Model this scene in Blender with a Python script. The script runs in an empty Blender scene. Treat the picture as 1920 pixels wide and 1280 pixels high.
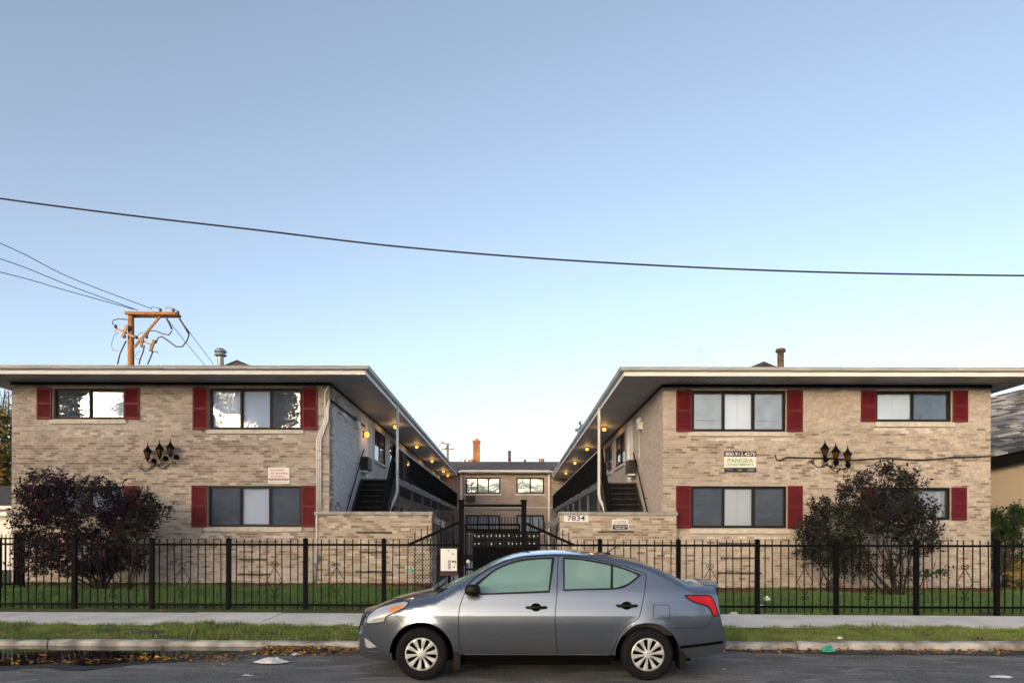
import bpy, bmesh, math, random
import numpy as np
from mathutils import Vector, Matrix
from mathutils.geometry import delaunay_2d_cdt
random.seed(7); np.random.seed(7)
scene = bpy.context.scene
COL = scene.collection
R = math.radians

# ------------------------------------------------------------------ camera, sky, sun, exposure
CAMZ, HZ, F = 1.66, 1003.0, 1280.0           # eye height (m), horizon row and focal length for a 1920 px wide frame
cam_data = bpy.data.cameras.new('camera')
cam_data.sensor_width = 36.0; cam_data.lens = 24.0
cam_data.shift_y = (HZ - 640.0) / 1920.0
cam_data.clip_start = 0.1; cam_data.clip_end = 3000.0
cam = bpy.data.objects.new('camera', cam_data); COL.objects.link(cam)
cam.location = (0, 0, CAMZ); cam.rotation_euler = (R(90), R(-0.10), 0)
scene.camera = cam

SUN_EL, SUN_AZ = 3.0, 208.0                   # azimuth clockwise from +Y: low, behind the viewer and to the left
world = bpy.data.worlds.new('World'); scene.world = world; world.use_nodes = True
wn = world.node_tree.nodes; wl = world.node_tree.links
bg = wn['Background']
sky = wn.new('ShaderNodeTexSky'); sky.sky_type = 'NISHITA'; sky.sun_disc = False
sky.sun_elevation = R(SUN_EL); sky.sun_rotation = R(SUN_AZ)
sky.altitude = 200; sky.air_density = 0.42; sky.dust_density = 3.2; sky.ozone_density = 0.25
hsv = wn.new('ShaderNodeHueSaturation'); hsv.inputs['Saturation'].default_value = 0.88   # saturation lowered evenly over the whole sky
wl.new(sky.outputs['Color'], hsv.inputs['Color']); wl.new(hsv.outputs['Color'], bg.inputs['Color']); bg.inputs['Strength'].default_value = 0.15
sun_data = bpy.data.lights.new('sun', 'SUN'); sun_data.energy = 2.0; sun_data.angle = R(0.5); sun_data.color = (1.0, 0.42, 0.14)
sun = bpy.data.objects.new('sun', sun_data); COL.objects.link(sun)
sd = Vector((math.sin(R(SUN_AZ)) * math.cos(R(SUN_EL)), math.cos(R(SUN_AZ)) * math.cos(R(SUN_EL)), math.sin(R(SUN_EL))))
sun.rotation_euler = sd.to_track_quat('Z', 'Y').to_euler(); sun.location = (-10, -20, 12)
vs = scene.view_settings
vs.view_transform = 'Standard'; vs.look = 'None'; vs.gamma = 1.0; vs.use_curve_mapping = False
vs.exposure = 2.27
scene.cycles.max_bounces = 8; scene.cycles.transparent_max_bounces = 16
scene.cycles.use_denoising = True

# ------------------------------------------------------------------ helpers
def X(px, d): return (px - 960.0) / F * d
def Z(py, d): return CAMZ + (HZ - py) / F * d
def PT(px, py, d): return Vector((X(px, d), d, Z(py, d)))

class MB:
    """collects geometry in world coordinates"""
    def __init__(s): s.v = []; s.f = []; s.c = []; s.col = None
    def add(s, vs_, fs_):
        o = len(s.v); s.v.extend([tuple(p) for p in vs_]); s.f.extend([tuple(i + o for i in f) for f in fs_])
        if s.col is not None: s.c.extend([s.col] * len(vs_))
    def box(s, x0, x1, y0, y1, z0, z1):
        s.add([(x0,y0,z0),(x1,y0,z0),(x1,y1,z0),(x0,y1,z0),(x0,y0,z1),(x1,y0,z1),(x1,y1,z1),(x0,y1,z1)],
              [(0,3,2,1),(4,5,6,7),(0,1,5,4),(1,2,6,5),(2,3,7,6),(3,0,4,7)]); return s
    def bar(s, a, b, w, h, up=(0,0,1)):
        a = Vector(a); b = Vector(b); d = (b - a).normalized(); u = Vector(up)
        r = d.cross(u)
        if r.length < 1e-4: r = d.cross(Vector((1,0,0)))
        r.normalize(); u = r.cross(d).normalized(); r *= w / 2; u *= h / 2
        s.add([a-r-u, a+r-u, a+r+u, a-r+u, b-r-u, b+r-u, b+r+u, b-r+u],
              [(0,1,2,3),(7,6,5,4),(0,4,5,1),(1,5,6,2),(2,6,7,3),(3,7,4,0)]); return s
    def tube(s, pts, r, n=6, cap=True):
        pts = [Vector(p) for p in pts]; m = len(pts)
        rs = r if isinstance(r, (list, tuple)) else [r] * m
        vs_ = []; prev = None
        for i, p in enumerate(pts):
            t = (pts[min(i+1, m-1)] - pts[max(i-1, 0)])
            t = t.normalized() if t.length > 1e-9 else Vector((0,0,1))
            if prev is None:
                a = t.cross(Vector((0,0,1)))
                if a.length < 1e-3: a = t.cross(Vector((1,0,0)))
            else: a = prev - t * prev.dot(t)
            a.normalize(); prev = a; b = t.cross(a)
            for k in range(n):
                q = 2 * math.pi * k / n
                vs_.append(p + (a * math.cos(q) + b * math.sin(q)) * rs[i])
        fs_ = [(i*n+k, i*n+(k+1)%n, (i+1)*n+(k+1)%n, (i+1)*n+k) for i in range(m-1) for k in range(n)]
        if cap: fs_ += [tuple(reversed(range(n))), tuple((m-1)*n + k for k in range(n))]
        s.add(vs_, fs_); return s
    def lathe(s, c, prof, n=16, axis='Z'):
        c = Vector(c); vs_ = []
        for (r, h) in prof:
            for k in range(n):
                q = 2*math.pi*k/n; a, b = r*math.cos(q), r*math.sin(q)
                vs_.append(c + (Vector((a,b,h)) if axis == 'Z' else Vector((a,h,b))))
        m = len(prof)
        fs_ = [(i*n+k, i*n+(k+1)%n, (i+1)*n+(k+1)%n, (i+1)*n+k) for i in range(m-1) for k in range(n)]
        fs_ += [tuple(reversed(range(n))), tuple((m-1)*n+k for k in range(n))]
        s.add(vs_, fs_); return s
    def prism(s, poly, y0, y1):
        """poly of (x,z) pushed from y0 to y1"""
        n = len(poly)
        s.add([(x,y0,z) for x,z in poly] + [(x,y1,z) for x,z in poly],
              [tuple(range(n)), tuple(reversed(range(n, 2*n)))] + [(i, n+i, n+(i+1)%n, (i+1)%n) for i in range(n)]); return s
    def mesh(s, name, smooth=False):
        me = bpy.data.meshes.new(name); me.from_pydata(s.v, [], s.f)
        if s.c:
            a = me.attributes.new('Col', 'FLOAT_COLOR', 'POINT')
            a.data.foreach_set('color', np.array([(c[0],c[1],c[2],1.0) for c in s.c], dtype=np.float32).ravel())
        if smooth: me.polygons.foreach_set('use_smooth', [True]*len(me.polygons))
        me.update(); return me

def fixn(me):
    bm = bmesh.new(); bm.from_mesh(me); bmesh.ops.recalc_face_normals(bm, faces=bm.faces); bm.to_mesh(me); bm.free()

def link(name, me, m, parent=None, kind=None, label=None):
    o = bpy.data.objects.new(name, me); COL.objects.link(o)
    if m is not None and me is not None and not me.materials: me.materials.append(m)
    if parent is not None:
        o.parent = parent
        o.matrix_parent_inverse = PINV.get(parent.name, Matrix())
    if kind: o['kind'] = kind
    if label: o['label'] = label
    return o
PINV = {}
def build(mb, name, m, parent=None, smooth=False, kind=None, label=None, bevel=0.0, fix=False):
    me = mb.mesh(name, smooth)
    if fix or smooth: fixn(me)
    o = link(name, me, m, parent, kind, label)
    if bevel:
        b = o.modifiers.new('bevel', 'BEVEL'); b.width = bevel; b.segments = 2; b.limit_method = 'ANGLE'
    return o
def tag(o, label, cat, group=None):
    o['label'] = label; o['category'] = cat
    if group: o['group'] = group
    return o
def thing(name, label, cat, loc=(0,0,0), group=None):
    o = bpy.data.objects.new(name, None); COL.objects.link(o)
    o.location = loc; o.empty_display_size = 0.2
    PINV[o.name] = Matrix.Translation(Vector(loc)).inverted()
    return tag(o, label, cat, group)
def box(name, m, parent, x0, x1, y0, y1, z0, z1, bevel=0.0, kind=None, label=None):
    return build(MB().box(min(x0,x1), max(x0,x1), y0, y1, z0, z1), name, m, parent, bevel=bevel, kind=kind, label=label)

# ------------------------------------------------------------------ materials
def sock(n, *names):
    for k in names:
        if k in n.inputs: return n.inputs[k]
def mat(name, c1, c2=None, rough=0.7, metal=0.0, scale=8.0, detail=6.0, bump=0.0, bscale=None, coat=0.0, spec=None,
        attr=None, attr_amt=1.0, contrast=(0.35, 0.65), stretch=None, emit=None, emit_s=0.0, rough2=None):
    m = bpy.data.materials.new(name); m.use_nodes = True
    nt = m.node_tree; N = nt.nodes; L = nt.links; b = N['Principled BSDF']
    b.inputs['Roughness'].default_value = rough; b.inputs['Metallic'].default_value = metal
    if coat: b.inputs['Coat Weight'].default_value = coat; b.inputs['Coat Roughness'].default_value = 0.03
    if spec is not None: b.inputs['Specular IOR Level'].default_value = spec
    tc = N.new('ShaderNodeTexCoord'); vec = tc.outputs['Object']
    if stretch:
        mp = N.new('ShaderNodeMapping'); mp.inputs['Scale'].default_value = stretch; L.new(vec, mp.inputs['Vector']); vec = mp.outputs['Vector']
    src = None
    if attr == 'Col':
        a = N.new('ShaderNodeAttribute'); a.attribute_name = 'Col'; src = a.outputs['Color']
    elif attr == 'object':
        a = N.new('ShaderNodeObjectInfo'); src = a.outputs['Color']
    nz = N.new('ShaderNodeTexNoise'); nz.inputs['Scale'].default_value = scale; nz.inputs['Detail'].default_value = detail
    L.new(vec, nz.inputs['Vector'])
    cr = N.new('ShaderNodeValToRGB'); cr.color_ramp.elements[0].position = contrast[0]; cr.color_ramp.elements[1].position = contrast[1]
    L.new(nz.outputs['Fac'], cr.inputs['Fac'])
    if src is not None:
        lo = c1 if c1 else (0.8,)*3; hi = c2 if c2 else (1.12,)*3
        cr.color_ramp.elements[0].color = (*lo, 1); cr.color_ramp.elements[1].color = (*hi, 1)
        mx = N.new('ShaderNodeMix'); mx.data_type = 'RGBA'; mx.blend_type = 'MULTIPLY'; mx.inputs['Factor'].default_value = 1.0
        L.new(src, mx.inputs['A']); L.new(cr.outputs['Color'], mx.inputs['B']); L.new(mx.outputs['Result'], b.inputs['Base Color'])
    else:
        c2 = c2 or tuple(x*0.82 for x in c1)
        cr.color_ramp.elements[0].color = (*c2, 1); cr.color_ramp.elements[1].color = (*c1, 1)
        L.new(cr.outputs['Color'], b.inputs['Base Color'])
    if rough2 is not None:
        mr = N.new('ShaderNodeMapRange'); mr.inputs['To Min'].default_value = rough; mr.inputs['To Max'].default_value = rough2
        mr.inputs['From Min'].default_value = contrast[0]; mr.inputs['From Max'].default_value = contrast[1]
        L.new(nz.outputs['Fac'], mr.inputs['Value']); L.new(mr.outputs['Result'], b.inputs['Roughness'])
    if bump:
        n2 = N.new('ShaderNodeTexNoise'); n2.inputs['Scale'].default_value = bscale or scale*6; n2.inputs['Detail'].default_value = 8
        L.new(vec, n2.inputs['Vector'])
        bp = N.new('ShaderNodeBump'); bp.inputs['Strength'].default_value = bump; bp.inputs['Distance'].default_value = 0.02
        L.new(n2.outputs['Fac'], bp.inputs['Height']); L.new(bp.outputs['Normal'], b.inputs['Normal'])
    if emit: b.inputs['Emission Color'].default_value = (*emit, 1); b.inputs['Emission Strength'].default_value = emit_s
    return m
def nodes(m): return m.node_tree.nodes, m.node_tree.links, m.node_tree.nodes['Principled BSDF']

def pane_mat(name, tint=(0.9,0.95,0.95), refl=0.22, rough=0.01, wav=0.0):
    """thin window glass: part clear, part mirror"""
    m = bpy.data.materials.new(name); m.use_nodes = True; nt = m.node_tree; N = nt.nodes; L = nt.links
    N.remove(N['Principled BSDF']); out = N['Material Output']
    tr = N.new('ShaderNodeBsdfTransparent'); tr.inputs['Color'].default_value = (*tint, 1)
    gl = N.new('ShaderNodeBsdfGlossy'); gl.inputs['Roughness'].default_value = rough; gl.inputs['Color'].default_value = (0.95,0.97,1,1)
    fr = N.new('ShaderNodeFresnel'); fr.inputs['IOR'].default_value = 1.5
    ma = N.new('ShaderNodeMath'); ma.operation = 'ADD'; ma.use_clamp = True; ma.inputs[1].default_value = refl
    mx = N.new('ShaderNodeMixShader'); L.new(fr.outputs[0], ma.inputs[0]); L.new(ma.outputs[0], mx.inputs['Fac'])
    L.new(tr.outputs[0], mx.inputs[1]); L.new(gl.outputs[0], mx.inputs[2]); L.new(mx.outputs[0], out.inputs['Surface'])
    if wav:
        tc = N.new('ShaderNodeTexCoord'); nz = N.new('ShaderNodeTexNoise'); nz.inputs['Scale'].default_value = 1.6; nz.inputs['Detail'].default_value = 2
        L.new(tc.outputs['Object'], nz.inputs['Vector']); bp = N.new('ShaderNodeBump'); bp.inputs['Strength'].default_value = wav; bp.inputs['Distance'].default_value = 0.05
        L.new(nz.outputs['Fac'], bp.inputs['Height']); L.new(bp.outputs['Normal'], gl.inputs['Normal'])
    return m

M = {}
M['brick'] = mat('brick_single', (0.84,)*3, (1.14,)*3, 0.88, scale=14, bump=0.35, bscale=90, attr='object')
M['brick_mass'] = mat('brick_mass', (0.84,)*3, (1.14,)*3, 0.88, scale=14, bump=0.35, bscale=90, attr='Col')
M['mortar'] = mat('mortar', (0.56,0.50,0.44), (0.42,0.37,0.32), 0.95, scale=1.3, bump=0.3, bscale=60)
M['mortar_painted'] = mat('mortar_painted', (0.46,0.46,0.47), (0.36,0.36,0.37), 0.9, scale=2.0, bump=0.3, bscale=60)
M['mortar_cream'] = mat('mortar_cream', (0.46,0.40,0.34), (0.36,0.31,0.26), 0.9, scale=2.0, bump=0.3, bscale=60)
M['limestone'] = mat('limestone', (0.62,0.58,0.52), (0.46,0.43,0.39), 0.85, scale=6, bump=0.2, contrast=(0.3,0.6))
M['coping'] = mat('coping', (0.42,0.40,0.37), (0.24,0.22,0.20), 0.9, scale=5, bump=0.4)
M['red_paint'] = mat('red_paint', (0.150,0.012,0.021), (0.105,0.010,0.016), 0.6, scale=3, bump=0.05, spec=0.3)
M['black_frame'] = mat('black_frame', (0.009,0.011,0.014), (0.006,0.007,0.009), 0.55, scale=5, spec=0.25)
M['iron'] = mat('iron', (0.005,0.0055,0.007), (0.003,0.0035,0.0045), 0.65, scale=9, bump=0.08, spec=0.07)
M['iron_brown'] = mat('iron_brown', (0.045,0.012,0.012), (0.02,0.008,0.008), 0.6, scale=9)
M['white_paint'] = mat('white_paint', (0.80,0.80,0.80), (0.68,0.68,0.68), 0.5, scale=2.5, contrast=(0.25,0.6))
M['gutter'] = mat('gutter', (0.48,0.49,0.49), (0.36,0.37,0.37), 0.42, scale=1.2, contrast=(0.25,0.6))
M['galv'] = mat('galvanised', (0.42,0.44,0.46), (0.30,0.32,0.34), 0.45, 0.6, scale=7)
M['rust'] = mat('rust', (0.20,0.12,0.08), (0.09,0.06,0.05), 0.85, 0.2, scale=9, bump=0.2)
M['terracotta'] = mat('terracotta', (0.42,0.20,0.11), (0.30,0.14,0.08), 0.85, scale=9)
M['shingle'] = mat('shingle', (0.075,0.075,0.085), (0.045,0.045,0.052), 0.95, scale=6, bump=0.6, bscale=40, stretch=(1,1,1))
M['stair'] = mat('stair', (0.040,0.042,0.048), (0.022,0.023,0.027), 0.8, spec=0.2, scale=12, bump=0.2)
M['riser'] = mat('riser', (0.012,0.012,0.014), (0.007,0.007,0.008), 0.85, scale=9, spec=0.15)
M['slab_grey'] = mat('slab_grey', (0.15,0.157,0.175), (0.10,0.104,0.115), 0.7, scale=6, bump=0.2)
M['dark_wall'] = mat('dark_wall', (0.035,0.036,0.04), (0.022,0.023,0.026), 0.9, scale=3)
M['concrete'] = mat('concrete', (0.80,0.77,0.73), (0.60,0.575,0.54), 0.92, scale=1.7, bump=0.25, bscale=120, contrast=(0.3,0.7))
M['kerb'] = mat('kerb', (0.50,0.485,0.46), (0.17,0.165,0.16), 0.92, scale=3.5, bump=0.5, bscale=50, contrast=(0.35,0.62))
M['soil'] = mat('soil', (0.075,0.058,0.035), (0.045,0.035,0.022), 1.0, scale=5, bump=0.8, bscale=40)
M['lawn_soil'] = mat('lawn_soil', (0.030,0.055,0.016), (0.05,0.045,0.024), 1.0, scale=3, bump=0.8, bscale=40)
M['mulch'] = mat('mulch', (0.15,0.035,0.022), (0.06,0.018,0.012), 1.0, scale=30, bump=1.0, bscale=70)
M['grass'] = mat('grass', (0.75,)*3, (1.2,)*3, 0.65, scale=3, attr='Col')
M['leaf'] = mat('leaf', (0.8,)*3, (1.15,)*3, 0.6, scale=3, attr='Col', spec=0.22)
M['bark'] = mat('bark', (0.055,0.042,0.035), (0.03,0.024,0.02), 0.95, scale=10, bump=0.6)
M['pole_wood'] = mat('pole_wood', (0.18,0.105,0.05), (0.10,0.055,0.027), 0.9, scale=6, bump=0.4, stretch=(6,6,0.6))
M['grey_wood'] = mat('grey_wood', (0.13,0.13,0.11), (0.07,0.07,0.058), 0.95, scale=8, bump=0.4, stretch=(1,4,6))
M['cable'] = mat('cable', (0.016,0.016,0.018), None, 0.6)
M['steel_dark'] = mat('steel_dark', (0.05,0.05,0.055), None, 0.5, 0.5)
M['blind'] = mat('blind', (0.78,0.82,0.88), (0.70,0.74,0.80), 0.8, scale=0.8)
M['blind_bright'] = mat('blind_bright', (0.80,0.80,0.78), (0.75,0.75,0.73), 0.8, scale=0.8)
M['curtain'] = mat('curtain', (0.60,0.62,0.64), (0.42,0.44,0.46), 0.9, scale=3, stretch=(6,1,0.4))
M['screen'] = mat('screen', (0.145,0.168,0.20), (0.10,0.118,0.142), 0.75, scale=2.2, detail=8, contrast=(0.3,0.7))
M['screen_light'] = mat('screen_light', (0.36,0.38,0.37), (0.25,0.27,0.27), 0.7, scale=3, detail=10, contrast=(0.3,0.7))
M['pane'] = pane_mat('pane', tint=(0.90,0.94,1.0), refl=0.03)
M['pane_mirror'] = pane_mat('pane_mirror', tint=(0.88,0.93,1.0), refl=0.0, wav=0.10)
M['pane_far'] = pane_mat('pane_far', refl=0.05, wav=0.35)
M['sign_white'] = mat('sign_white', (0.80,0.80,0.80), (0.74,0.74,0.74), 0.45, scale=3)
M['sign_black'] = mat('sign_black', (0.018,0.018,0.02), None, 0.45)
M['sign_red'] = mat('sign_red', (0.42,0.02,0.05), None, 0.5)
M['sign_green'] = mat('sign_green', (0.20,0.42,0.07), None, 0.5)
M['amber'] = mat('amber', (0.11,0.055,0.018), (0.05,0.025,0.01), 0.25, scale=20)
M['lamp_lit'] = mat('lamp_lit', (0.9,0.6,0.2), None, 0.4, emit=(1.0,0.42,0.06), emit_s=0.36)
M['box_grey'] = mat('box_grey', (0.36,0.38,0.40), (0.30,0.32,0.34), 0.5, scale=4)
M['stucco'] = mat('stucco', (0.42,0.34,0.25), (0.33,0.265,0.19), 0.95, scale=30, bump=0.6, bscale=120)
M['black_trim'] = mat('black_trim', (0.007,0.007,0.008), None, 0.5, spec=0.22)
# ------------------------------------------------------------------ the ground
SL = -0.02                                     # the street runs very slightly askew to the house fronts
def street_y(y, x): return y + SL * x
def strip(name, m, ya, yb, za, zb, x0=-60, x1=60, nx=60, ny=6, jit=0.0, kind='structure', parent=None, edge=0.0):
    mb = MB(); vs_ = []; fs_ = []
    for i in range(nx+1):
        x = x0 + (x1-x0)*i/nx
        for j in range(ny+1):
            t = j/ny; e = 0
            if edge and j == ny: e = random.uniform(-edge, edge)
            if edge and j == 0: e = random.uniform(-edge, edge)
            vs_.append((x, street_y(ya+(yb-ya)*t, x)+e, za+(zb-za)*t + (random.uniform(-jit, jit) if 0 < j < ny else 0)))
    for i in range(nx):
        for j in range(ny):
            a = i*(ny+1)+j; fs_.append((a, a+ny+1, a+ny+2, a+1))
    mb.add(vs_, fs_); o = build(mb, name, m, parent, smooth=True)
    if parent is None: o['kind'] = kind
    return o
# one sheet to the horizon
g = MB(); g.add([(-1500,-1500,-0.25),(1500,-1500,-0.25),(1500,1500,-0.25),(-1500,1500,-0.25)], [(0,1,2,3)])
far = build(g, 'ground', M['lawn_soil']); far['kind'] = 'structure'

# asphalt with a patched seam, wear and damp gutter
ma = mat('asphalt', (0.15,0.152,0.155), (0.088,0.090,0.094), 0.9, scale=1.6, bump=0.7, bscale=160, contrast=(0.3,0.7), stretch=(0.8,1.3,1))
def asphalt_nodes(m):
    N, L, b = nodes(m)
    tc = N.new('ShaderNodeTexCoord')
    base = b.inputs['Base Color'].links[0].from_socket
    sp = N.new('ShaderNodeTexNoise'); sp.inputs['Scale'].default_value = 48; sp.inputs['Detail'].default_value = 5; L.new(tc.outputs['Object'], sp.inputs['Vector'])
    cr = N.new('ShaderNodeValToRGB'); cr.color_ramp.elements[0].position = 0.38; cr.color_ramp.elements[1].position = 0.72
    cr.color_ramp.elements[0].color = (0.45,0.45,0.45,1); cr.color_ramp.elements[1].color = (2.2,2.2,2.2,1); L.new(sp.outputs['Fac'], cr.inputs['Fac'])
    mx = N.new('ShaderNodeMix'); mx.data_type = 'RGBA'; mx.blend_type = 'MULTIPLY'; mx.inputs['Factor'].default_value = 1
    L.new(base, mx.inputs['A']); L.new(cr.outputs['Color'], mx.inputs['B'])
    # pale worn streaks along the street
    mp = N.new('ShaderNodeMapping'); mp.inputs['Scale'].default_value = (0.8, 2.6, 1); L.new(tc.outputs['Object'], mp.inputs['Vector'])
    st = N.new('ShaderNodeTexNoise'); st.inputs['Scale'].default_value = 1.3; st.inputs['Detail'].default_value = 6; st.inputs['Distortion'].default_value = 1.6; L.new(mp.outputs['Vector'], st.inputs['Vector'])
    c2 = N.new('ShaderNodeValToRGB'); c2.color_ramp.elements[0].position = 0.50; c2.color_ramp.elements[1].position = 0.66
    c2.color_ramp.elements[0].color = (0,0,0,1); c2.color_ramp.elements[1].color = (0.75,0.75,0.75,1); L.new(st.outputs['Fac'], c2.inputs['Fac'])
    m2 = N.new('ShaderNodeMix'); m2.data_type = 'RGBA'; L.new(c2.outputs['Color'], m2.inputs['Factor']); L.new(mx.outputs['Result'], m2.inputs['A'])
    m2.inputs['B'].default_value = (0.26,0.255,0.25,1); L.new(m2.outputs['Result'], b.inputs['Base Color'])
asphalt_nodes(ma); M['asphalt'] = ma
road = strip('road', M['asphalt'], -1.6, 10.0, 0.004, 0.0, nx=80, ny=24, jit=0.004)
opp = strip('pavement', M['concrete'], -6.0, -1.6, 0.10, 0.10, nx=30, ny=2)

# kerb: cast lengths with open joints
kerb = thing('kerb', 'x', 'x', (0, 10, 0)); 
for k in ('label', 'category'): del kerb[k]
kerb['kind'] = 'structure'
xs = [-30, -24, -18.5, -12.6, -6.9, -2.05, 1.6, 4.15, 9.9, 16, 22, 30]
random.seed(3)
for i in range(len(xs)-1):
    a, b = xs[i]+0.012, xs[i+1]-0.012
    mb = MB(); n = max(6, int((b-a)/0.18)); vs_ = []; fs_ = []
    tilt = random.uniform(-0.012, 0.012)
    for q in range(n+1):
        x = a+(b-a)*q/n; y = street_y(10.0, x); h = 0.088 + (0.035 if x > 1.6 else 0)*min(1, (x-1.6)/5 if x > 1.6 else 0) + tilt*(q/n) + random.uniform(-0.004, 0.004)
        e = random.uniform(0, 0.012)
        for (dy, dz) in ((-0.004, -0.08), (e*0.6, h-0.035), (0.018+e, h-0.008), (0.05+e, h), (0.165, h+0.004), (0.17, -0.08)):
            vs_.append((x, y+dy, dz))
    for q in range(n):
        for j in range(5): fs_.append((q*6+j, (q+1)*6+j, (q+1)*6+j+1, q*6+j+1))
    fs_ += [tuple(range(6)), tuple(n*6+5-j for j in range(6))]
    mb.add(vs_, fs_); build(mb, 'kerb_stone', M['kerb'], kerb, smooth=False, fix=True)

park = strip('parkway', M['soil'], 10.16, 11.42, 0.085, 0.135, x0=-30, x1=30, nx=240, ny=14, jit=0.012)
# pavement slabs
side = thing('sidewalk', 'x', 'x', (0, 12, 0))
for k in ('label', 'category'): del side[k]
side['kind'] = 'structure'
random.seed(5); x = -27.0
while x < 27:
    w = 1.62; z0 = 0.150+random.uniform(-0.006, 0.006); z1 = 0.195+random.uniform(-0.006, 0.006); a, b = x+0.011, x+w-0.011
    ya, yb = 11.40, 12.78; sk = 0.0
    mb = MB(); mb.add([(a, street_y(ya,a), z0), (b, street_y(ya,b), z0), (b, street_y(yb,b), z1), (a, street_y(yb,a), z1),
                       (a, street_y(ya,a), 0.0), (b, street_y(ya,b), 0.0), (b, street_y(yb,b), 0.0), (a, street_y(yb,a), 0.0)],
                      [(0,1,2,3),(4,5,1,0),(5,6,2,1),(6,7,3,2),(7,4,0,3)])
    build(mb, 'slab', M['concrete'], side, bevel=0.006); x += w
build(MB().box(-30, 30, 11.1, 13.2, -0.02, 0.06), 'base', M['soil'], side)
def lawn_z(x, y): return 0.205 + (y-12.8)*0.012 + (0.04 if x < -2 else -0.02)
mb = MB(); vs_ = []; fs_ = []; nx, ny = 120, 24
for i in range(nx+1):
    for j in range(ny+1):
        x = -40+80*i/nx; t = j/ny; y = street_y(12.74, x)+(60-12.74)*t**2
        vs_.append((x, y, lawn_z(max(-4,min(4,x)), min(y, 18.5)) - (0.12 if j == 0 else 0)))
fs_ = [(i*(ny+1)+j, (i+1)*(ny+1)+j, (i+1)*(ny+1)+j+1, i*(ny+1)+j+1) for i in range(nx) for j in range(ny)]
mb.add(vs_, fs_); lawn = build(mb, 'lawn', M['lawn_soil'], smooth=True); lawn['kind'] = 'structure'
pt = MB(); pt.box(-2.2, 1.2, 12.9, 18.0, 0.1, 0.262); path = build(pt, 'path', M['concrete']); path['kind'] = 'structure'
pt = MB(); pt.box(-4.9, 3.9, 17.99, 47.0, 0.1, 0.268); path = build(pt, 'courtyard', M['concrete']); path['kind'] = 'structure'

# puddle and wet tarmac in the gutter on the left, thin damp strip on the right
wm = mat('puddle_water', (0.012,0.012,0.013), (0.006,0.006,0.007), 0.03, scale=2); 
N_, L_, b_ = nodes(wm); b_.inputs['Specular IOR Level'].default_value = 0.5
damp = mat('damp_tarmac', (0.020,0.020,0.022), (0.012,0.012,0.013), 0.35, scale=5, bump=0.7, bscale=120, rough2=0.6)
def blot(name, m, x0, x1, w0, w1, z, seed, kind='structure'):
    random.seed(seed); n = 70; top = []; bot = []; ph = [random.uniform(0, 6) for _ in range(5)]
    for i in range(n+1):
        t = i/n; x = x0+(x1-x0)*t
        w = (w0+(w1-w0)*t)*(0.75+0.2*math.sin(x*0.9+ph[0])+0.12*math.sin(x*2.3+ph[1])+0.06*math.sin(x*6.1+ph[2])) * min(1, 6*t+0.05) * min(1, 6*(1-t)+0.05)
        y = street_y(9.998, x); top.append((x, y, z)); bot.append((x, y-max(0.02, w), z))
    mb = MB(); mb.add(top+bot, [(i, n+1+i, n+2+i, i+1) for i in range(n)]); o = build(mb, name, m); o['kind'] = kind; return o
blot('damp_gutter', damp, -20, -1.2, 4.9, 1.1, 0.0085, 4)
blot('damp_gutter', damp, 2.2, 22, 0.42, 0.55, 0.0085, 5)
blot('puddle', wm, -20, -2.1, 4.3, 1.0, 0.0125, 4)

# grass blades
def blades(name, n, fx, fz, hmin, hmax, cols, wid=0.006, bare=None, x0=-8, x1=8):
    rng = np.random.default_rng(len(name)*7+n % 97)
    V = []; C = []; cnt = 0
    xy = fx(rng, n)
    px_, py_ = xy[:, 0], xy[:, 1]
    if bare is not None:
        keep = bare(px_, py_, rng); px_, py_ = px_[keep], py_[keep]
    n = len(px_); pz = fz(px_, py_)
    h = rng.uniform(hmin, hmax, n) * (0.75 + 0.25*np.sin(px_*1.7+py_*0.9)) ; h *= 0.65+0.75*np.clip(0.35+0.9*np.sin(px_*7.3+2.1*np.sin(py_*9.1))*np.sin(py_*11.7+px_*3.3), 0, 1); a = rng.uniform(0, 2*np.pi, n); lean = rng.uniform(0.1, 0.9, n)*h; la = rng.uniform(0, 2*np.pi, n)
    w = wid*rng.uniform(0.6, 1.3, n)
    v = np.zeros((n, 3, 3), np.float32)
    v[:, 0] = np.stack([px_-np.cos(a)*w, py_-np.sin(a)*w, pz-0.01], 1); v[:, 1] = np.stack([px_+np.cos(a)*w, py_+np.sin(a)*w, pz-0.01], 1)
    v[:, 2] = np.stack([px_+np.cos(la)*lean, py_+np.sin(la)*lean, pz+h], 1)
    t = np.clip(rng.normal(0.5, 0.28, n) + 0.3*np.sin(px_*0.8+1)*np.sin(py_*2.1+px_*0.5), 0, 1)[:, None]
    ca, cb, cd = [np.array(c) for c in cols]
    col = ca*(1-t)+cb*t; dry = rng.uniform(0, 1, n) < 0.10 + 0.10*(np.sin(px_*2.3+4*py_) > 0.6); col[dry] = cd
    me = bpy.data.meshes.new(name); me.vertices.add(n*3); me.loops.add(n*3); me.polygons.add(n)
    me.vertices.foreach_set('co', v.ravel()); me.loops.foreach_set('vertex_index', np.arange(n*3, dtype=np.int32))
    me.polygons.foreach_set('loop_start', np.arange(0, n*3, 3, dtype=np.int32)); me.update(calc_edges=True)
    at = me.attributes.new('Col', 'FLOAT_COLOR', 'POINT'); cc = np.ones((n*3, 4), np.float32); cc[:, :3] = np.repeat(col, 3, 0); at.data.foreach_set('color', cc.ravel())
    return link(name, me, M['grass'], kind='stuff')
def noise2(x, y, s):
    return (np.sin(x*1.3*s+1.7)*np.sin(y*2.9*s+0.3*x+s) + 0.6*np.sin(x*3.1*s+y*1.9+2.2) + 0.4*np.sin(x*6.7*s-y*4.2*s))/2.0
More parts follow.
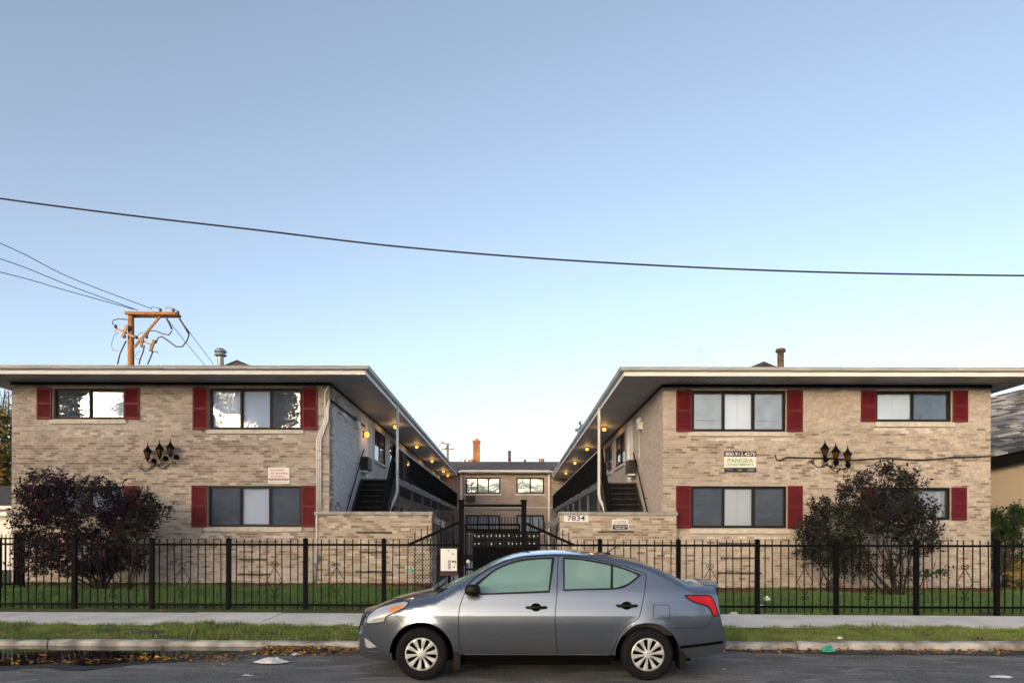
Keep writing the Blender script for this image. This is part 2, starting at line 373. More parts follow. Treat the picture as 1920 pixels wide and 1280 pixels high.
def bare_parkway(x, y, rng):
    k = 1.3*noise2(x, y, 1.0) + 0.5*noise2(x*2.3+4, y*3, 1.0) + rng.uniform(-0.5, 0.5, len(x)) + 0.55
    k -= 0.9*np.exp(-((x+6.6)/1.1)**2-((y-10.95)/0.3)**2) + 0.8*np.exp(-((x-3.2)/0.8)**2-((y-10.7)/0.4)**2) + 0.6*np.exp(-((x-4.6)/0.35)**2-((y-10.9)/0.2)**2) + 0.5*np.exp(-((x+5.0)/0.5)**2-((y-11.1)/0.2)**2)
    return k > 0
go = blades('parkway_grass', 120000, lambda r, n: (lambda x: np.stack([x, 10.13+1.33*r.uniform(0, 1, n)**1.0 + SL*x + r.normal(0, 0.015, n)], 1))(r.uniform(-9.5, 9.5, n)),
            lambda x, y: 0.085+(y-SL*x-10.16)/1.26*0.05, 0.04, 0.105, ((0.085,0.150,0.026), (0.180,0.265,0.050), (0.34,0.26,0.13)), bare=bare_parkway)
go['label'] = 'short patchy grass on the strip between kerb and pavement'; go['category'] = 'grass'
def lawn_xy(r, n):
    x = r.uniform(-13.8, 13.8, n); y = 12.84+SL*x + (18.2-12.84)*r.uniform(0, 1, n)**1.15
    ok = ~((x > -2.25) & (x < 1.25)); return np.stack([x, y], 1)[ok]
go = blades('lawn_grass', 130000, lawn_xy, lambda x, y: 0.205+(np.minimum(y,18.5)-12.8)*0.012+np.clip(np.where(x<0,0.04,-0.02),-1,1)*np.clip(np.abs(x)/2,0,1), 0.05, 0.12,
            ((0.050,0.125,0.026), (0.125,0.235,0.050), (0.15,0.15,0.06)), wid=0.008, bare=lambda x, y, r: noise2(x, y, 0.8)+r.uniform(-0.5, 0.6, len(x))+0.85-0.9*np.exp(-((y-SL*x-12.9)/0.16)**2) > 0)
go['label'] = 'mown green lawn behind the iron fence'; go['category'] = 'grass'
# red mulch at the foot of the walls
def mulch(x0, x1, y):
    mb = MB(); n = int((x1-x0)/0.05); vs_ = []
    for i in range(n+1):
        x = x0+(x1-x0)*i/n; zb = lawn_z(x, y)
        for (dy, dz) in ((0.05, 0.075), (-0.08, 0.07), (-0.22, 0.045), (-0.36, -0.03)):
            vs_.append((x, y+dy+random.uniform(-.03,.03), zb+dz+random.uniform(-0.018, 0.018)))
    mb.add(vs_, [(i*4+j, i*4+j+1, i*4+5+j, i*4+4+j) for i in range(n) for j in range(3)])
    o = build(mb, 'mulch_bed', M['mulch']); o['kind'] = 'structure'
mulch(-13.5, -2.1, 18.15); mulch(1.2, 12.6, 17.65)
# fallen leaves
random.seed(11); mb = MB()
def leaf_quad(mb, c, size, nrm, tw, col, w=0.45, fold=0.15):
    nrm = Vector(nrm).normalized(); t = nrm.cross(Vector((math.cos(tw), math.sin(tw), 0.3))).normalized(); b = nrm.cross(t)
    mb.col = col; c = Vector(c)
    mb.add([c-t*size/2, c+b*size*w/2+nrm*size*fold, c+t*size/2, c-b*size*w/2+nrm*size*fold], [(0,1,2),(0,2,3)])
lc = [(0.42,0.27,0.03),(0.36,0.15,0.03),(0.20,0.09,0.035),(0.12,0.06,0.03),(0.50,0.38,0.10),(0.28,0.13,0.04),(0.08,0.05,0.03),(0.06,0.04,0.025)]
for i in range(1500):
    if random.random() < 0.72:
        x = random.choice([random.gauss(-4.4, 1.4), random.uniform(-8.5, -1.6), random.gauss(-2.7, 0.5), random.gauss(-3.3,0.3)])
        if x > -1.9: continue
        w = (4.3-3.3*(x+20)/17.9)*0.74+0.06*math.sin(x*3); yy = 10.0-abs(random.gauss(w, 0.09 if random.random() < 0.8 else 0.3)) if x < -3.6 else 10.0-random.uniform(0.03, 0.75)
    else:
        x = random.uniform(2.4, 9); yy = 10.0-abs(random.gauss(0.12, 0.16))-0.02
    s = random.uniform(0.025, 0.085)
    leaf_quad(mb, (x, street_y(yy, x), 0.022+random.uniform(0, 0.012)), s, (random.gauss(0,.35), random.gauss(0,.35), 1), random.uniform(0, 6.28), random.choice(lc), w=random.uniform(.4,.8))
for i in range(130):
    x = random.uniform(-8, 8); yy = random.choice([random.uniform(8.2, 9.6), random.uniform(10.2, 11.4), random.uniform(12.5, 13.2)])
    zz = 0.015 if yy < 10 else (0.12+(yy-10.2)*0.04 if yy < 11.4 else 0.24)
    leaf_quad(mb, (x, street_y(yy, x), zz+0.02), random.uniform(0.03, 0.07), (random.gauss(0,.3), random.gauss(0,.3), 1), random.uniform(0, 6.28), random.choice(lc[:6]))
o = build(mb, 'fallen_leaves', M['leaf'], kind='stuff'); o['label'] = 'yellow and brown fallen leaves lying in the gutter'; o['category'] = 'leaves'
# ------------------------------------------------------------------ brickwork
BH, BL, MJ = 0.0675, 0.2085, 0.0095            # course height, brick module, joint
def brick_mesh():
    mb = MB(); mb.box(-0.5, 0.5, -0.5, 0.5, -0.5, 0.5); me = mb.mesh('brick'); me.materials.append(M['brick']); return me
BRICK_ME = brick_mesh()
def subtract(iv, cuts):
    for (a, b) in cuts:
        out = []
        for (p, q) in iv:
            if b <= p or a >= q: out.append((p, q)); continue
            if a > p: out.append((p, a))
            if b < q: out.append((b, q))
        iv = out
    return iv
def wall_cells(u0, u1, z0, z1, opens):
    us = sorted({u0, u1, *[min(max(o[0],u0),u1) for o in opens], *[min(max(o[1],u0),u1) for o in opens]})
    zs = sorted({z0, z1, *[min(max(o[2],z0),z1) for o in opens], *[min(max(o[3],z0),z1) for o in opens]})
    for i in range(len(us)-1):
        for j in range(len(zs)-1):
            cu, cz = (us[i]+us[i+1])/2, (zs[j]+zs[j+1])/2
            if us[i+1]-us[i] < 1e-4 or zs[j+1]-zs[j] < 1e-4: continue
            if any(o[0] < cu < o[1] and o[2] < cz < o[3] for o in opens): continue
            yield us[i], us[i+1], zs[j], zs[j+1]
def brick_wall(parent, u0, u1, z0, z1, opens, face, colour, mortar, singles=300, seed=1, axis='Y', sgn=-1, thick=0.22, name='wall'):
    """a wall in the plane (u,z): axis 'Y' -> u is x and the face looks along -Y; axis 'X' -> u is y and the face looks along sgn*X.
    Mortar bed with real openings, every brick proud of it; the ones that show largest are objects, the rest one mesh."""
    rnd = random.Random(seed)
    def put(mb, a, b, c, d, o0, o1):           # o0..o1 distance out of the mortar face
        if axis == 'Y': mb.box(a, b, face - o1, face - o0, c, d)
        else:
            xs_ = sorted((face + sgn*o0, face + sgn*o1)); mb.box(xs_[0], xs_[1], a, b, c, d)
    mb = MB()
    for (a, b, c, d) in wall_cells(u0, u1, z0, z1, opens): put(mb, a, b, c, d, -thick, 0)
    wall = build(mb, name, mortar, parent)
    mass = MB(); full = []
    nz = int((z1-z0)/BH)
    for r in range(nz):
        za, zb = z0+r*BH+MJ/2, z0+(r+1)*BH-MJ/2
        cuts = [(o[0]-MJ, o[1]+MJ) for o in opens if o[2]-0.01 < zb and o[3]+0.01 > za]
        off = (BL/2 if r % 2 else 0) + (rnd.uniform(-0.012, 0.012))
        for (p, q) in subtract([(u0, u1)], sorted(cuts)):
            k = math.floor((p-u0-off)/BL); x = u0+off+k*BL
            while x < q:
                a, b = max(x, p)+MJ/2, min(x+BL, q)-MJ/2
                if x < p+0.001 and p == u0: a = p
                if x+BL > q-0.001 and q == u1: b = q
                x += BL
                if b-a < 0.025: continue
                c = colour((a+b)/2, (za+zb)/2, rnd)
                pr = 0.007+rnd.uniform(-0.0025, 0.003); j = rnd.uniform(-0.0015, 0.0015)
                if b-a > 0.18 and abs((za+zb)/2) < 50: full.append((a, b, za+j, zb+j, pr, c))
                else:
                    mass.col = c; put(mass, a, b, za+j, zb+j, 0.0, pr)
    if singles and len(full) > singles:
        cu = (lambda f: (f[0]+f[1])/2)
        full.sort(key=lambda f: (cu(f))**2 + ((f[2]+f[3])/2-CAMZ)**2 if axis == 'Y' else cu(f))
    single, rest = full[:singles], full[singles:]
    for (a, b, c, d, pr, col) in rest:
        mass.col = col; put(mass, a, b, c, d, 0.0, pr)
    if mass.v: build(mass, 'brickwork', M['brick_mass'], wall, kind='stuff')
    for (a, b, c, d, pr, col) in single:
        o = bpy.data.objects.new('brick', BRICK_ME); COL.objects.link(o); o.parent = wall; o.color = (*col, 1)
        e = 0.03
        if axis == 'Y': o.location = ((a+b)/2, face-pr+e/2, (c+d)/2); o.scale = (b-a, e, d-c)
        else: o.location = (face+sgn*(pr-e/2), (a+b)/2, (c+d)/2); o.scale = (e, b-a, d-c)
    return wall
def vary(c, r, k=0.10):
    f = 1+r.uniform(-k, k); return (c[0]*f*(1+r.uniform(-.02,.02)), c[1]*f, c[2]*f*(1+r.uniform(-.03,.03)))
def wob(u, z): return math.sin(u*1.9+z*0.7)*0.5+math.sin(u*0.63-z*1.7+2)*0.5
TAN, MID, DARK, PALE = (0.450,0.390,0.342), (0.355,0.304,0.266), (0.238,0.200,0.174), (0.48,0.445,0.42)
def col_left(u, z, r):
    t = r.random()
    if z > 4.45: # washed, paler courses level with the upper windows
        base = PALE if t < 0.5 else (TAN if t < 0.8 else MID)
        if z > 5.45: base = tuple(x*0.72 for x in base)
    else:
        w = wob(u, z*3)
        pd = 0.10 + 0.08*w
        if 2.9 < z < 4.1: pd = 0.30 + 0.16*w
        if 0.8 < z < 1.7: pd = 0.26 + 0.12*w
        base = DARK if t < pd else (MID if t < pd+0.33 else TAN)
        if z < 0.75: base = (MID if t < 0.3 else PALE)
    g = 1+0.09*wob(u*0.7+3, z*1.1)+0.05*math.sin(u*4.3+z*5); base = tuple(x*g for x in base)
    for (a, b, zz) in ((-12.5,-10.4,4.46), (-8.25,-5.6,4.37), (-8.3,-5.65,1.75)):
        if a < u < b and 0 < zz-z < 0.17 and r.random() < 0.5: base = (0.56,0.54,0.51)
    return vary(base, r)
def col_right(u, z, r):
    t = r.random(); w = wob(u, z*2.2)
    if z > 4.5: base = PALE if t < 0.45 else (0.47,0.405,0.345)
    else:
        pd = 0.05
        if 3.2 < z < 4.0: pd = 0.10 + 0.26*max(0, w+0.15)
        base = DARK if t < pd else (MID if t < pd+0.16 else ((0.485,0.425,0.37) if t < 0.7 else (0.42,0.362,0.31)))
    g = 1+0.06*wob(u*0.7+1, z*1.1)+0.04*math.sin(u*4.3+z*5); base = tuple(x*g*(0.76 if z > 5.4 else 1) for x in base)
    for (a, b, zz) in ((4.6,7.3,4.26), (9.4,11.6,4.52), (4.6,7.3,1.71)):
        if a < u < b and 0 < zz-z < 0.15 and r.random() < 0.45: base = (0.60,0.57,0.53)
    return vary(base, r, 0.07)
def col_stair(u, z, r):
    t = r.random(); w = wob(u*2, z*2.5)
    base = (0.45,0.395,0.33) if t < 0.55+0.2*w else ((0.33,0.265,0.20) if t < 0.9 else (0.24,0.185,0.14))
    if r.random() < 0.06: base = (0.55,0.50,0.43)
    return vary(base, r, 0.12)
def col_paint_left(u, z, r):
    g = r.uniform(0.62, 0.74); base = (g, g*1.0, g*1.015)
    bare = (u-18.4 < 0.35 and r.random() < 0.8) or (z < 2.3+0.3*math.sin(u*3) and r.random() < 0.55)
    if bare: base = (0.40,0.35,0.32) if r.random() < 0.6 else (0.31,0.27,0.25)
    return vary(base, r, 0.06)
def col_paint_right(u, z, r):
    return vary((0.58,0.51,0.45) if r.random() < 0.8 else (0.50,0.44,0.37), r, 0.05)
# brick as a surface, for walls too far or too foreshortened to pick the bricks apart
def brick_tex(name, c1, c2, mo, axis):
    m = bpy.data.materials.new(name); m.use_nodes = True; N, L, b = nodes(m); b.inputs['Roughness'].default_value = 0.9
    tc = N.new('ShaderNodeTexCoord'); sx = N.new('ShaderNodeSeparateXYZ'); L.new(tc.outputs['Object'], sx.inputs[0])
    cx = N.new('ShaderNodeCombineXYZ'); L.new(sx.outputs['X' if axis == 'Y' else 'Y'], cx.inputs['X']); L.new(sx.outputs['Z'], cx.inputs['Y'])
    bt = N.new('ShaderNodeTexBrick'); L.new(cx.outputs[0], bt.inputs['Vector'])
    bt.inputs['Color1'].default_value = (*c1, 1); bt.inputs['Color2'].default_value = (*c2, 1); bt.inputs['Mortar'].default_value = (*mo, 1)
    bt.inputs['Scale'].default_value = 1.0; bt.inputs['Brick Width'].default_value = BL; bt.inputs['Row Height'].default_value = BH
    bt.inputs['Mortar Size'].default_value = 0.006; bt.inputs['Bias'].default_value = 0.0
    nz = N.new('ShaderNodeTexNoise'); nz.inputs['Scale'].default_value = 1.5; nz.inputs['Detail'].default_value = 6; L.new(tc.outputs['Object'], nz.inputs['Vector'])
    mr = N.new('ShaderNodeMapRange'); mr.inputs['To Min'].default_value = 0.75; mr.inputs['To Max'].default_value = 1.25; L.new(nz.outputs['Fac'], mr.inputs['Value'])
    mx = N.new('ShaderNodeMix'); mx.data_type = 'RGBA'; mx.blend_type = 'MULTIPLY'; mx.inputs['Factor'].default_value = 1
    L.new(bt.outputs['Color'], mx.inputs['A']); L.new(mr.outputs['Result'], mx.inputs['B']); L.new(mx.outputs['Result'], b.inputs['Base Color'])
    bp = N.new('ShaderNodeBump'); bp.inputs['Strength'].default_value = 0.5; bp.inputs['Distance'].default_value = 0.008; bp.invert = True
    L.new(bt.outputs['Fac'], bp.inputs['Height']); L.new(bp.outputs['Normal'], b.inputs['Normal'])
    return m
M['brick_side_l'] = brick_tex('brick_side_left', (0.52,0.52,0.525), (0.60,0.60,0.605), (0.40,0.40,0.405), 'X')
M['brick_side_r'] = brick_tex('brick_side_right', (0.58,0.51,0.45), (0.52,0.46,0.40), (0.46,0.41,0.36), 'X')
M['brick_back'] = brick_tex('brick_back', (0.38,0.30,0.25), (0.28,0.215,0.18), (0.40,0.36,0.32), 'Y')
M['brick_chimney'] = brick_tex('brick_chimney', (0.19,0.095,0.05), (0.125,0.06,0.034), (0.19,0.15,0.115), 'Y')
M['brick_shade_row'] = brick_tex('brick_shade_row', (0.24,0.15,0.11), (0.18,0.11,0.08), (0.30,0.26,0.22), 'Y')
# soffit boards: fine V-grooves
def soffit_mat(name, ax):
    m = mat(name, (0.38,0.395,0.42), (0.30,0.312,0.335), 0.6, scale=1.5); N, L, b = nodes(m); base = b.inputs['Base Color'].links[0].from_socket
    tc = N.new('ShaderNodeTexCoord'); wv = N.new('ShaderNodeTexWave'); wv.bands_direction = ax; wv.wave_profile = 'SIN'; wv.inputs['Scale'].default_value = 2.1
    L.new(tc.outputs['Object'], wv.inputs['Vector']); cr = N.new('ShaderNodeValToRGB'); cr.color_ramp.elements[0].position = 0.0; cr.color_ramp.elements[1].position = 0.16
    cr.color_ramp.elements[0].color = (0.45,0.45,0.45,1); cr.color_ramp.elements[1].color = (1,1,1,1); L.new(wv.outputs['Fac'], cr.inputs['Fac'])
    mx = N.new('ShaderNodeMix'); mx.data_type = 'RGBA'; mx.blend_type = 'MULTIPLY'; mx.inputs['Factor'].default_value = 1; L.new(base, mx.inputs['A']); L.new(cr.outputs['Color'], mx.inputs['B']); L.new(mx.outputs['Result'], b.inputs['Base Color'])
    return m
M['soffit'] = soffit_mat('soffit', 'X'); M['soffit_court'] = soffit_mat('soffit_court', 'Y')

# ------------------------------------------------------------------ windows and shutters (parts of a building)
def window(parent, x0, x1, z0, z1, yf, n, fills, pane='pane', rec=0.085, fr=0.05, panes=None):
    """sash window in an opening of a wall whose face is y = yf; fills: what hangs behind each light"""
    w = build(MB().box(x0, x0+fr, yf+rec-0.06, yf+rec+0.03, z0, z1).box(x1-fr, x1, yf+rec-0.06, yf+rec+0.03, z0, z1)
              .box(x0+fr, x1-fr, yf+rec-0.06, yf+rec+0.03, z0, z0+fr).box(x0+fr, x1-fr, yf+rec-0.06, yf+rec+0.03, z1-fr, z1), 'window', M['black_frame'], parent)
    iw = (x1-x0-2*fr)/n
    for i in range(n):
        a, b = x0+fr+i*iw, x0+fr+(i+1)*iw
        if i: box('mullion', M['black_frame'], w, a-0.024, a+0.024, yf+rec-0.05, yf+rec+0.025, z0+fr, z1-fr)
        s = 0.022; off = 0.012*(i % 2)
        sash = MB(); yy = yf+rec-0.02+off
        a2, b2 = a+(0.024 if i else 0), b-(0.024 if i < n-1 else 0)
        sash.box(a2, a2+s, yy, yy+0.02, z0+fr, z1-fr).box(b2-s, b2, yy, yy+0.02, z0+fr, z1-fr).box(a2+s, b2-s, yy, yy+0.02, z0+fr, z0+fr+s).box(a2+s, b2-s, yy, yy+0.02, z1-fr-s, z1-fr)
        build(sash, 'sash', M['steel_dark'], w)
        box('pane', M[panes[i] if panes else pane], w, a2+s, b2-s, yy+0.006, yy+0.011, z0+fr+s, z1-fr-s)
        f = fills[i]
        if f == 'screen' or f == 'screen_light': box('insect_screen', M[f], w, a2+0.004, b2-0.004, yy+0.026, yy+0.029, z0+fr, z1-fr)
        elif f == 'curtain':
            mb = MB(); k = 40; vs_ = []
            for q in range(k+1):
                xx = a2+(b2-a2)*q/k; yyy = yy+0.10+0.02*math.sin(q*1.55)
                vs_ += [(xx, yyy, z0), (xx, yyy, z1)]
            mb.add(vs_, [(2*q, 2*q+2, 2*q+3, 2*q+1) for q in range(k)]); build(mb, 'curtain', M['curtain'], w, smooth=True)
        elif f in ('blind', 'blind_bright'):
            mid = (a2+b2)/2
            if f == 'blind_bright':
                box('blind', M[f], w, a2, mid-0.003, yy+0.06, yy+0.064, z0+0.01, z1); box('blind', M[f], w, mid+0.003, b2, yy+0.066, yy+0.07, z0+0.01, z1)
            else: box('blind', M[f], w, a2, b2, yy+0.06, yy+0.064, z0+0.03, z1)
    return w
def shutter(parent, x0, x1, z0, z1, yf):
    t = 0.035; st = 0.045; y0, y1 = yf-0.012-t, yf-0.012
    zm = (z0+z1)/2
    fr = MB().box(x0, x0+st, y0, y1, z0, z1).box(x1-st, x1, y0, y1, z0, z1)
    for (a, b) in ((z0, z0+0.075), (zm-0.03, zm+0.03), (z1-0.06, z1)): fr.box(x0+st, x1-st, y0, y1, a, b)
    o = build(fr, 'shutter', M['red_paint'], parent)
    lv = MB()
    for (a, b) in ((z0+0.075, zm-0.03), (zm+0.03, z1-0.06)):
        n = max(4, int((b-a)/0.045)); h = (b-a)/n
        for i in range(n):
            zb = a+i*h
            lv.add([(x0+st, y0+0.004, zb), (x1-st, y0+0.004, zb), (x1-st, y1-0.006, zb+h*0.98), (x0+st, y1-0.006, zb+h*0.98),
                    (x0+st, y0+0.010, zb-0.004), (x1-st, y0+0.010, zb-0.004), (x1-st, y1, zb+h*0.98-0.004), (x0+st, y1, zb+h*0.98-0.004)],
                   [(0,1,2,3), (7,6,5,4), (0,4,5,1), (3,2,6,7)])
    build(lv, 'louvre', M['red_paint'], o, kind='stuff')
    box('backing', M['red_paint'], o, x0+st, x1-st, y1-0.003, y1+0.010, z0+0.02, z1-0.02)
    return o
def sill(parent, x0, x1, z0, z1, yf, split=None):
    if split:
        for a, b in ((x0, split-0.002), (split+0.002, x1)): box('sill', M['limestone'], parent, a, b, yf-0.055, yf+0.10, z0, z1, bevel=0.006)
    else: box('sill', M['limestone'], parent, x0, x1, yf-0.055, yf+0.10, z0, z1, bevel=0.006)
# ------------------------------------------------------------------ the two wings
def facade_z(py, s): return CAMZ+(HZ-py)/s
YB = 46.8                                     # where the wings meet the building across the end of the court
def wing(side):
    Lf = side == 'L'
    D = 18.4 if Lf else 17.9; s = F/D; sg = 1 if Lf else -1
    fx = lambda p: (p-960)/s
    fz = lambda p: CAMZ+(HZ-p)/s
    xo, xi = (fx(22), fx(617)) if Lf else (fx(1857), fx(1243))
    zt = fz(718) if Lf else fz(720)
    zg = 0.16
    lab = ('two storey tan brick apartment wing on the left with red shutters' if Lf else 'two storey beige brick apartment wing on the right with red shutters')
    B = thing('apartment_building', lab, 'building', ((xo+xi)/2, D, 0))
    # windows: (x0,x1,ytop,ybot, lights, sill x0,x1,ytop,ybot, shutters, fills, panes)
    if Lf:
        W = [((100,234,729,787), 2, (93,238,788,796), ((70,98),(234,262)), ('screen','blind'), ('pane','pane_mirror')),
             ((392,566,728,806), 3, (387,570,807,814), ((362,391),(567,595)), ('blind','blind','screen'), ('pane_mirror','pane_mirror','pane')),
             ((390,565,911,988), 3, (384,567,989,997), ((360,389),(566,593)), ('screen','blind','screen'), None),
             ((100,234,912,970), 2, (93,238,971,979), ((70,98),(235,262)), ('screen','blind'), ('pane','pane_mirror'))]
    else:
        W = [((1297,1473,731,808), 3, (1291,1478,810,817), ((1267,1296),(1474,1504)), ('screen_light','blind_bright','screen_light'), ('pane','pane','pane')),
             ((1642,1783,731,789), 2, (1638,1788,791,799), ((1613,1641),(1785,1813)), ('blind_bright','screen'), ('pane_mirror','pane_mirror')),
             ((1296,1475,910,989), 3, (1291,1480,991,999), ((1267,1295),(1476,1504)), ('screen','blind_bright','screen'), None),
             ((1642,1782,912,973), 2, (1638,1787,975,983), ((1612,1640),(1783,1811)), ('screen','curtain'), ('pane','pane'))]
    opens = [(fx(w[0][0]), fx(w[0][1]), fz(w[0][3]), fz(w[0][2])) for w in W] + [(fx(w[2][0]), fx(w[2][1]), fz(w[2][3]), fz(w[2][2])) for w in W]
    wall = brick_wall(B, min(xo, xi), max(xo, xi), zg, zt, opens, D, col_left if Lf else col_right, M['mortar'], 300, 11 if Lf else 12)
    for (wp, n, sp, sh, fills, panes) in W:
        window(B, fx(wp[0])+0.004, fx(wp[1])-0.004, fz(wp[3])+0.004, fz(wp[2])-0.004, D, n, fills, panes=panes)
        sill(B, fx(sp[0]), fx(sp[1]), fz(sp[3]), fz(sp[2])-0.003, D, split=(fx(sp[0])+fx(sp[1]))/2+0.01 if not Lf or n == 3 else None)
        for (a, b) in sh: shutter(B, fx(a), fx(b), fz(wp[3])-0.01, fz(wp[2])+0.005, D)
        # steel lintel shadow course
    # room backs, so that a look past a blind meets a dim room
    box('room', M['dark_wall'], B, min(xo,xi)+0.3, max(xo,xi)-0.3, D+1.6, D+1.7, zg+0.2, zt-0.1)
    # side wall towards the court
    U1 = 23.4
    # openings on the court side upper floor: door and windows (y0,y1,z0,z1)
    zf = zt-2.27                               # gallery floor
    side_open = []
    door_y = D+4.55
    brick_wall(B, D+0.004, U1, zg, zt, [(door_y-0.06, door_y+0.86 if door_y+0.86 < U1 else U1+1, zf, zf+2.12)], xi, col_paint_left if Lf else col_paint_right,
               M['mortar_painted'] if Lf else M['mortar_cream'], 0, 21 if Lf else 22, axis='X', sgn=sg, thick=0.2, name='side_wall')
    rest = MB(); x0, x1 = sorted((xi, xi-sg*0.2))
    ws = []
    y = D+6.1; i = 0
    while y < YB-2.5:
        wd = 2.1 if i % 3 != 2 else 0.95
        if i % 3 == 2: ws.append((y, y+wd, zf, zf+2.08, 'door'))
        else: ws.append((y, y+wd, zf+0.86, zf+2.0, 'window'))
        y += wd+(1.0 if i % 3 != 1 else 0.45); i += 1
    lows = [(a, b, c-2.62, d-2.62, k) for (a, b, c, d, k) in ws]
    cut = [(a, b, c, d) for (a, b, c, d, k) in ws+lows] + [(door_y-0.06, door_y+0.86, zf, zf+2.12)]
    for (a, b, c, d) in wall_cells(U1+0.001, YB, zg, zt, cut): rest.box(x0, x1, a, b, c, d)
    build(rest, 'side_wall', M['brick_side_l' if Lf else 'brick_side_r'], B)
    for (a, b, c, d, k) in ws+lows:
        e = 0.05; xf0, xf1 = sorted((xi-sg*0.02, xi-sg*0.09)); mb = MB()
        mb.box(xf0, xf1, a, a+e, c, d).box(xf0, xf1, b-e, b, c, d).box(xf0, xf1, a+e, b-e, c, c+e).box(xf0, xf1, a+e, b-e, d-e, d)
        if k == 'window':
            mb.box(xf0, xf1, (a+b)/2-0.025, (a+b)/2+0.025, c+e, d-e); w = build(mb, 'window', M['black_frame'], B)
            xp = sorted((xi-sg*0.045, xi-sg*0.05)); box('pane', M['pane'], w, xp[0], xp[1], a+e, b-e, c+e, d-e)
            xp = sorted((xi-sg*0.12, xi-sg*0.125)); box('blind', M['blind' if (int(a*7) % 3) else 'dark_wall'], w, xp[0], xp[1], a+e, (a+b)/2, c+e, d-e)
            xp = sorted((xi-sg*0.16, xi-sg*0.165)); box('blind', M['dark_wall'], w, xp[0], xp[1], a, b, c, d)
            xs_ = sorted((xi+sg*0.06, xi-sg*0.1)); box('sill', M['limestone'], B, xs_[0], xs_[1], a-0.05, b+0.05, c-0.09, c-0.003)
        else:
            w = build(mb, 'door_frame', M['white_paint'], B); xp = sorted((xi-sg*0.05, xi-sg*0.09)); box('door', M['dark_wall'], w, xp[0], xp[1], a+e, b-e, c+0.01, d-e)
    # first door: white frame and leaf standing proud
    xd = sorted((xi+sg*0.035, xi-sg*0.12)); fr = build(MB().box(xd[0], xd[1], door_y-0.06, door_y+0.02, zf, zf+2.12).box(xd[0], xd[1], door_y+0.78, door_y+0.86, zf, zf+2.12).box(xd[0], xd[1], door_y+0.02, door_y+0.78, zf+2.04, zf+2.12), 'door_frame', M['white_paint'], B)
    xd = sorted((xi-sg*0.03, xi-sg*0.075)); box('door', M['white_paint'], fr, xd[0], xd[1], door_y+0.02, door_y+0.78, zf+0.01, zf+2.04)
    box('outer_wall', M['mortar'], B, min(xo, xo+sg*0.2), max(xo, xo+sg*0.2), D+0.23, YB, zg, zt)
    # eaves: soffit, dark frieze board, fascia, gutter, roof
    ov, ovs, ovo = 1.04, 1.2, 0.75
    xe_i = xi+sg*ovs; xe_o = xo-sg*ovo; ye = D-ov; zs_ = zt
    lo, hi = sorted((xe_i, xe_o))
    ax0, ax1 = (lo+0.02, xi) if Lf else (xi, hi-0.02)
    build(MB().box(ax0, ax1, ye+0.02, YB+0.5, zs_, zs_+0.03), 'soffit', M['soffit'], B)
    ax0, ax1 = (xi+0.001, hi-0.02) if Lf else (lo+0.02, xi-0.001)
    build(MB().box(ax0, ax1, ye+0.02, YB+0.5, zs_, zs_+0.03), 'soffit', M['soffit_court'], B)
    fb = MB(); a, b = sorted((xo, xi)); fb.box(a-0.02, b+0.02, D-0.035, D-0.012, zt-0.075, zt-0.004)
    c, d = sorted((xi+sg*0.012, xi+sg*0.035)); fb.box(c, d, D+0.0, YB, zt-0.075, zt-0.004); build(fb, 'frieze_board', M['black_trim'], B)
    fz0, fz1 = zs_-0.02, zs_+0.085
    fas = MB().box(lo, hi, ye, ye+0.018, fz0, fz1)
    e0, e1 = sorted((xe_i, xe_i-sg*0.018)); fas.box(e0, e1, ye+0.018, YB-0.4, fz0, fz1)
    e0, e1 = sorted((xe_o, xe_o+sg*0.018)); fas.box(e0, e1, ye+0.018, YB, fz0, fz1)
    build(fas, 'fascia', M['white_paint'], B)
    # K-style gutter swept round the eaves
    prof = [(0.0, 0.115), (0.012, 0.112), (0.05, 0.108), (0.065, 0.118), (0.088, 0.135), (0.095, 0.185), (0.112, 0.19), (0.112, 0.20), (0.0, 0.20)]
    gz = zs_-0.02; path_ = [((xe_o, YB), (-sg, 0)), ((xe_o, ye), (-sg, -1)), ((xe_i, ye), (sg, -1)), ((xe_i, YB-0.4), (sg, 0))]
    gm = MB(); vs_ = []; fs_ = []; k = len(prof)
    for (p, n) in path_:
        for (o, h) in prof: vs_.append((p[0]+n[0]*o, p[1]+n[1]*o, gz+h))
    for q in range(3):
        for j in range(k): fs_.append((q*k+j, q*k+(j+1) % k, (q+1)*k+(j+1) % k, (q+1)*k+j))
    fs_ += [tuple(range(k)), tuple(3*k+k-1-j for j in range(k))]
    gm.add(vs_, fs_); build(gm, 'gutter', M['gutter'], B, fix=True)
    for k in range(1, 4):
        xx = lo+(hi-lo)*(k*0.27-0.03); box('gutter_joint', M['gutter'], B, xx-0.025, xx+0.025, ye-0.1165, ye-0.0965, gz+0.13, gz+0.199)
        box('fascia_joint', M['gutter'], B, xx+0.5, xx+0.506, ye-0.0025, ye-0.0005, fz0+0.002, fz1-0.002)
    # hip roof with a small gablet at the peak
    zr0 = gz+0.205; hw = (hi-lo)/2; xm = (lo+hi)/2; ph = 1.27; py_ = ye+hw
    rf = MB(); g_ = 0.09
    pts = [(lo-g_, ye-g_, zr0), (hi+g_, ye-g_, zr0), (hi+g_, YB+2, zr0), (lo-g_, YB+2, zr0), (xm, py_, zr0+ph), (xm, YB+2, zr0+ph)]
    rf.add(pts + [(p[0], p[1], p[2]-0.022) for p in pts[:4]], [(0,1,4), (1,2,5,4), (3,0,4,5), (2,3,5), (0,6,7,1), (1,7,8,2), (3,9,6,0), (6,9,8,7)])
    roof = build(rf, 'roof', M['shingle'], B, fix=True)
    gw = 0.84; gab = MB(); zb = zr0+ph-0.20
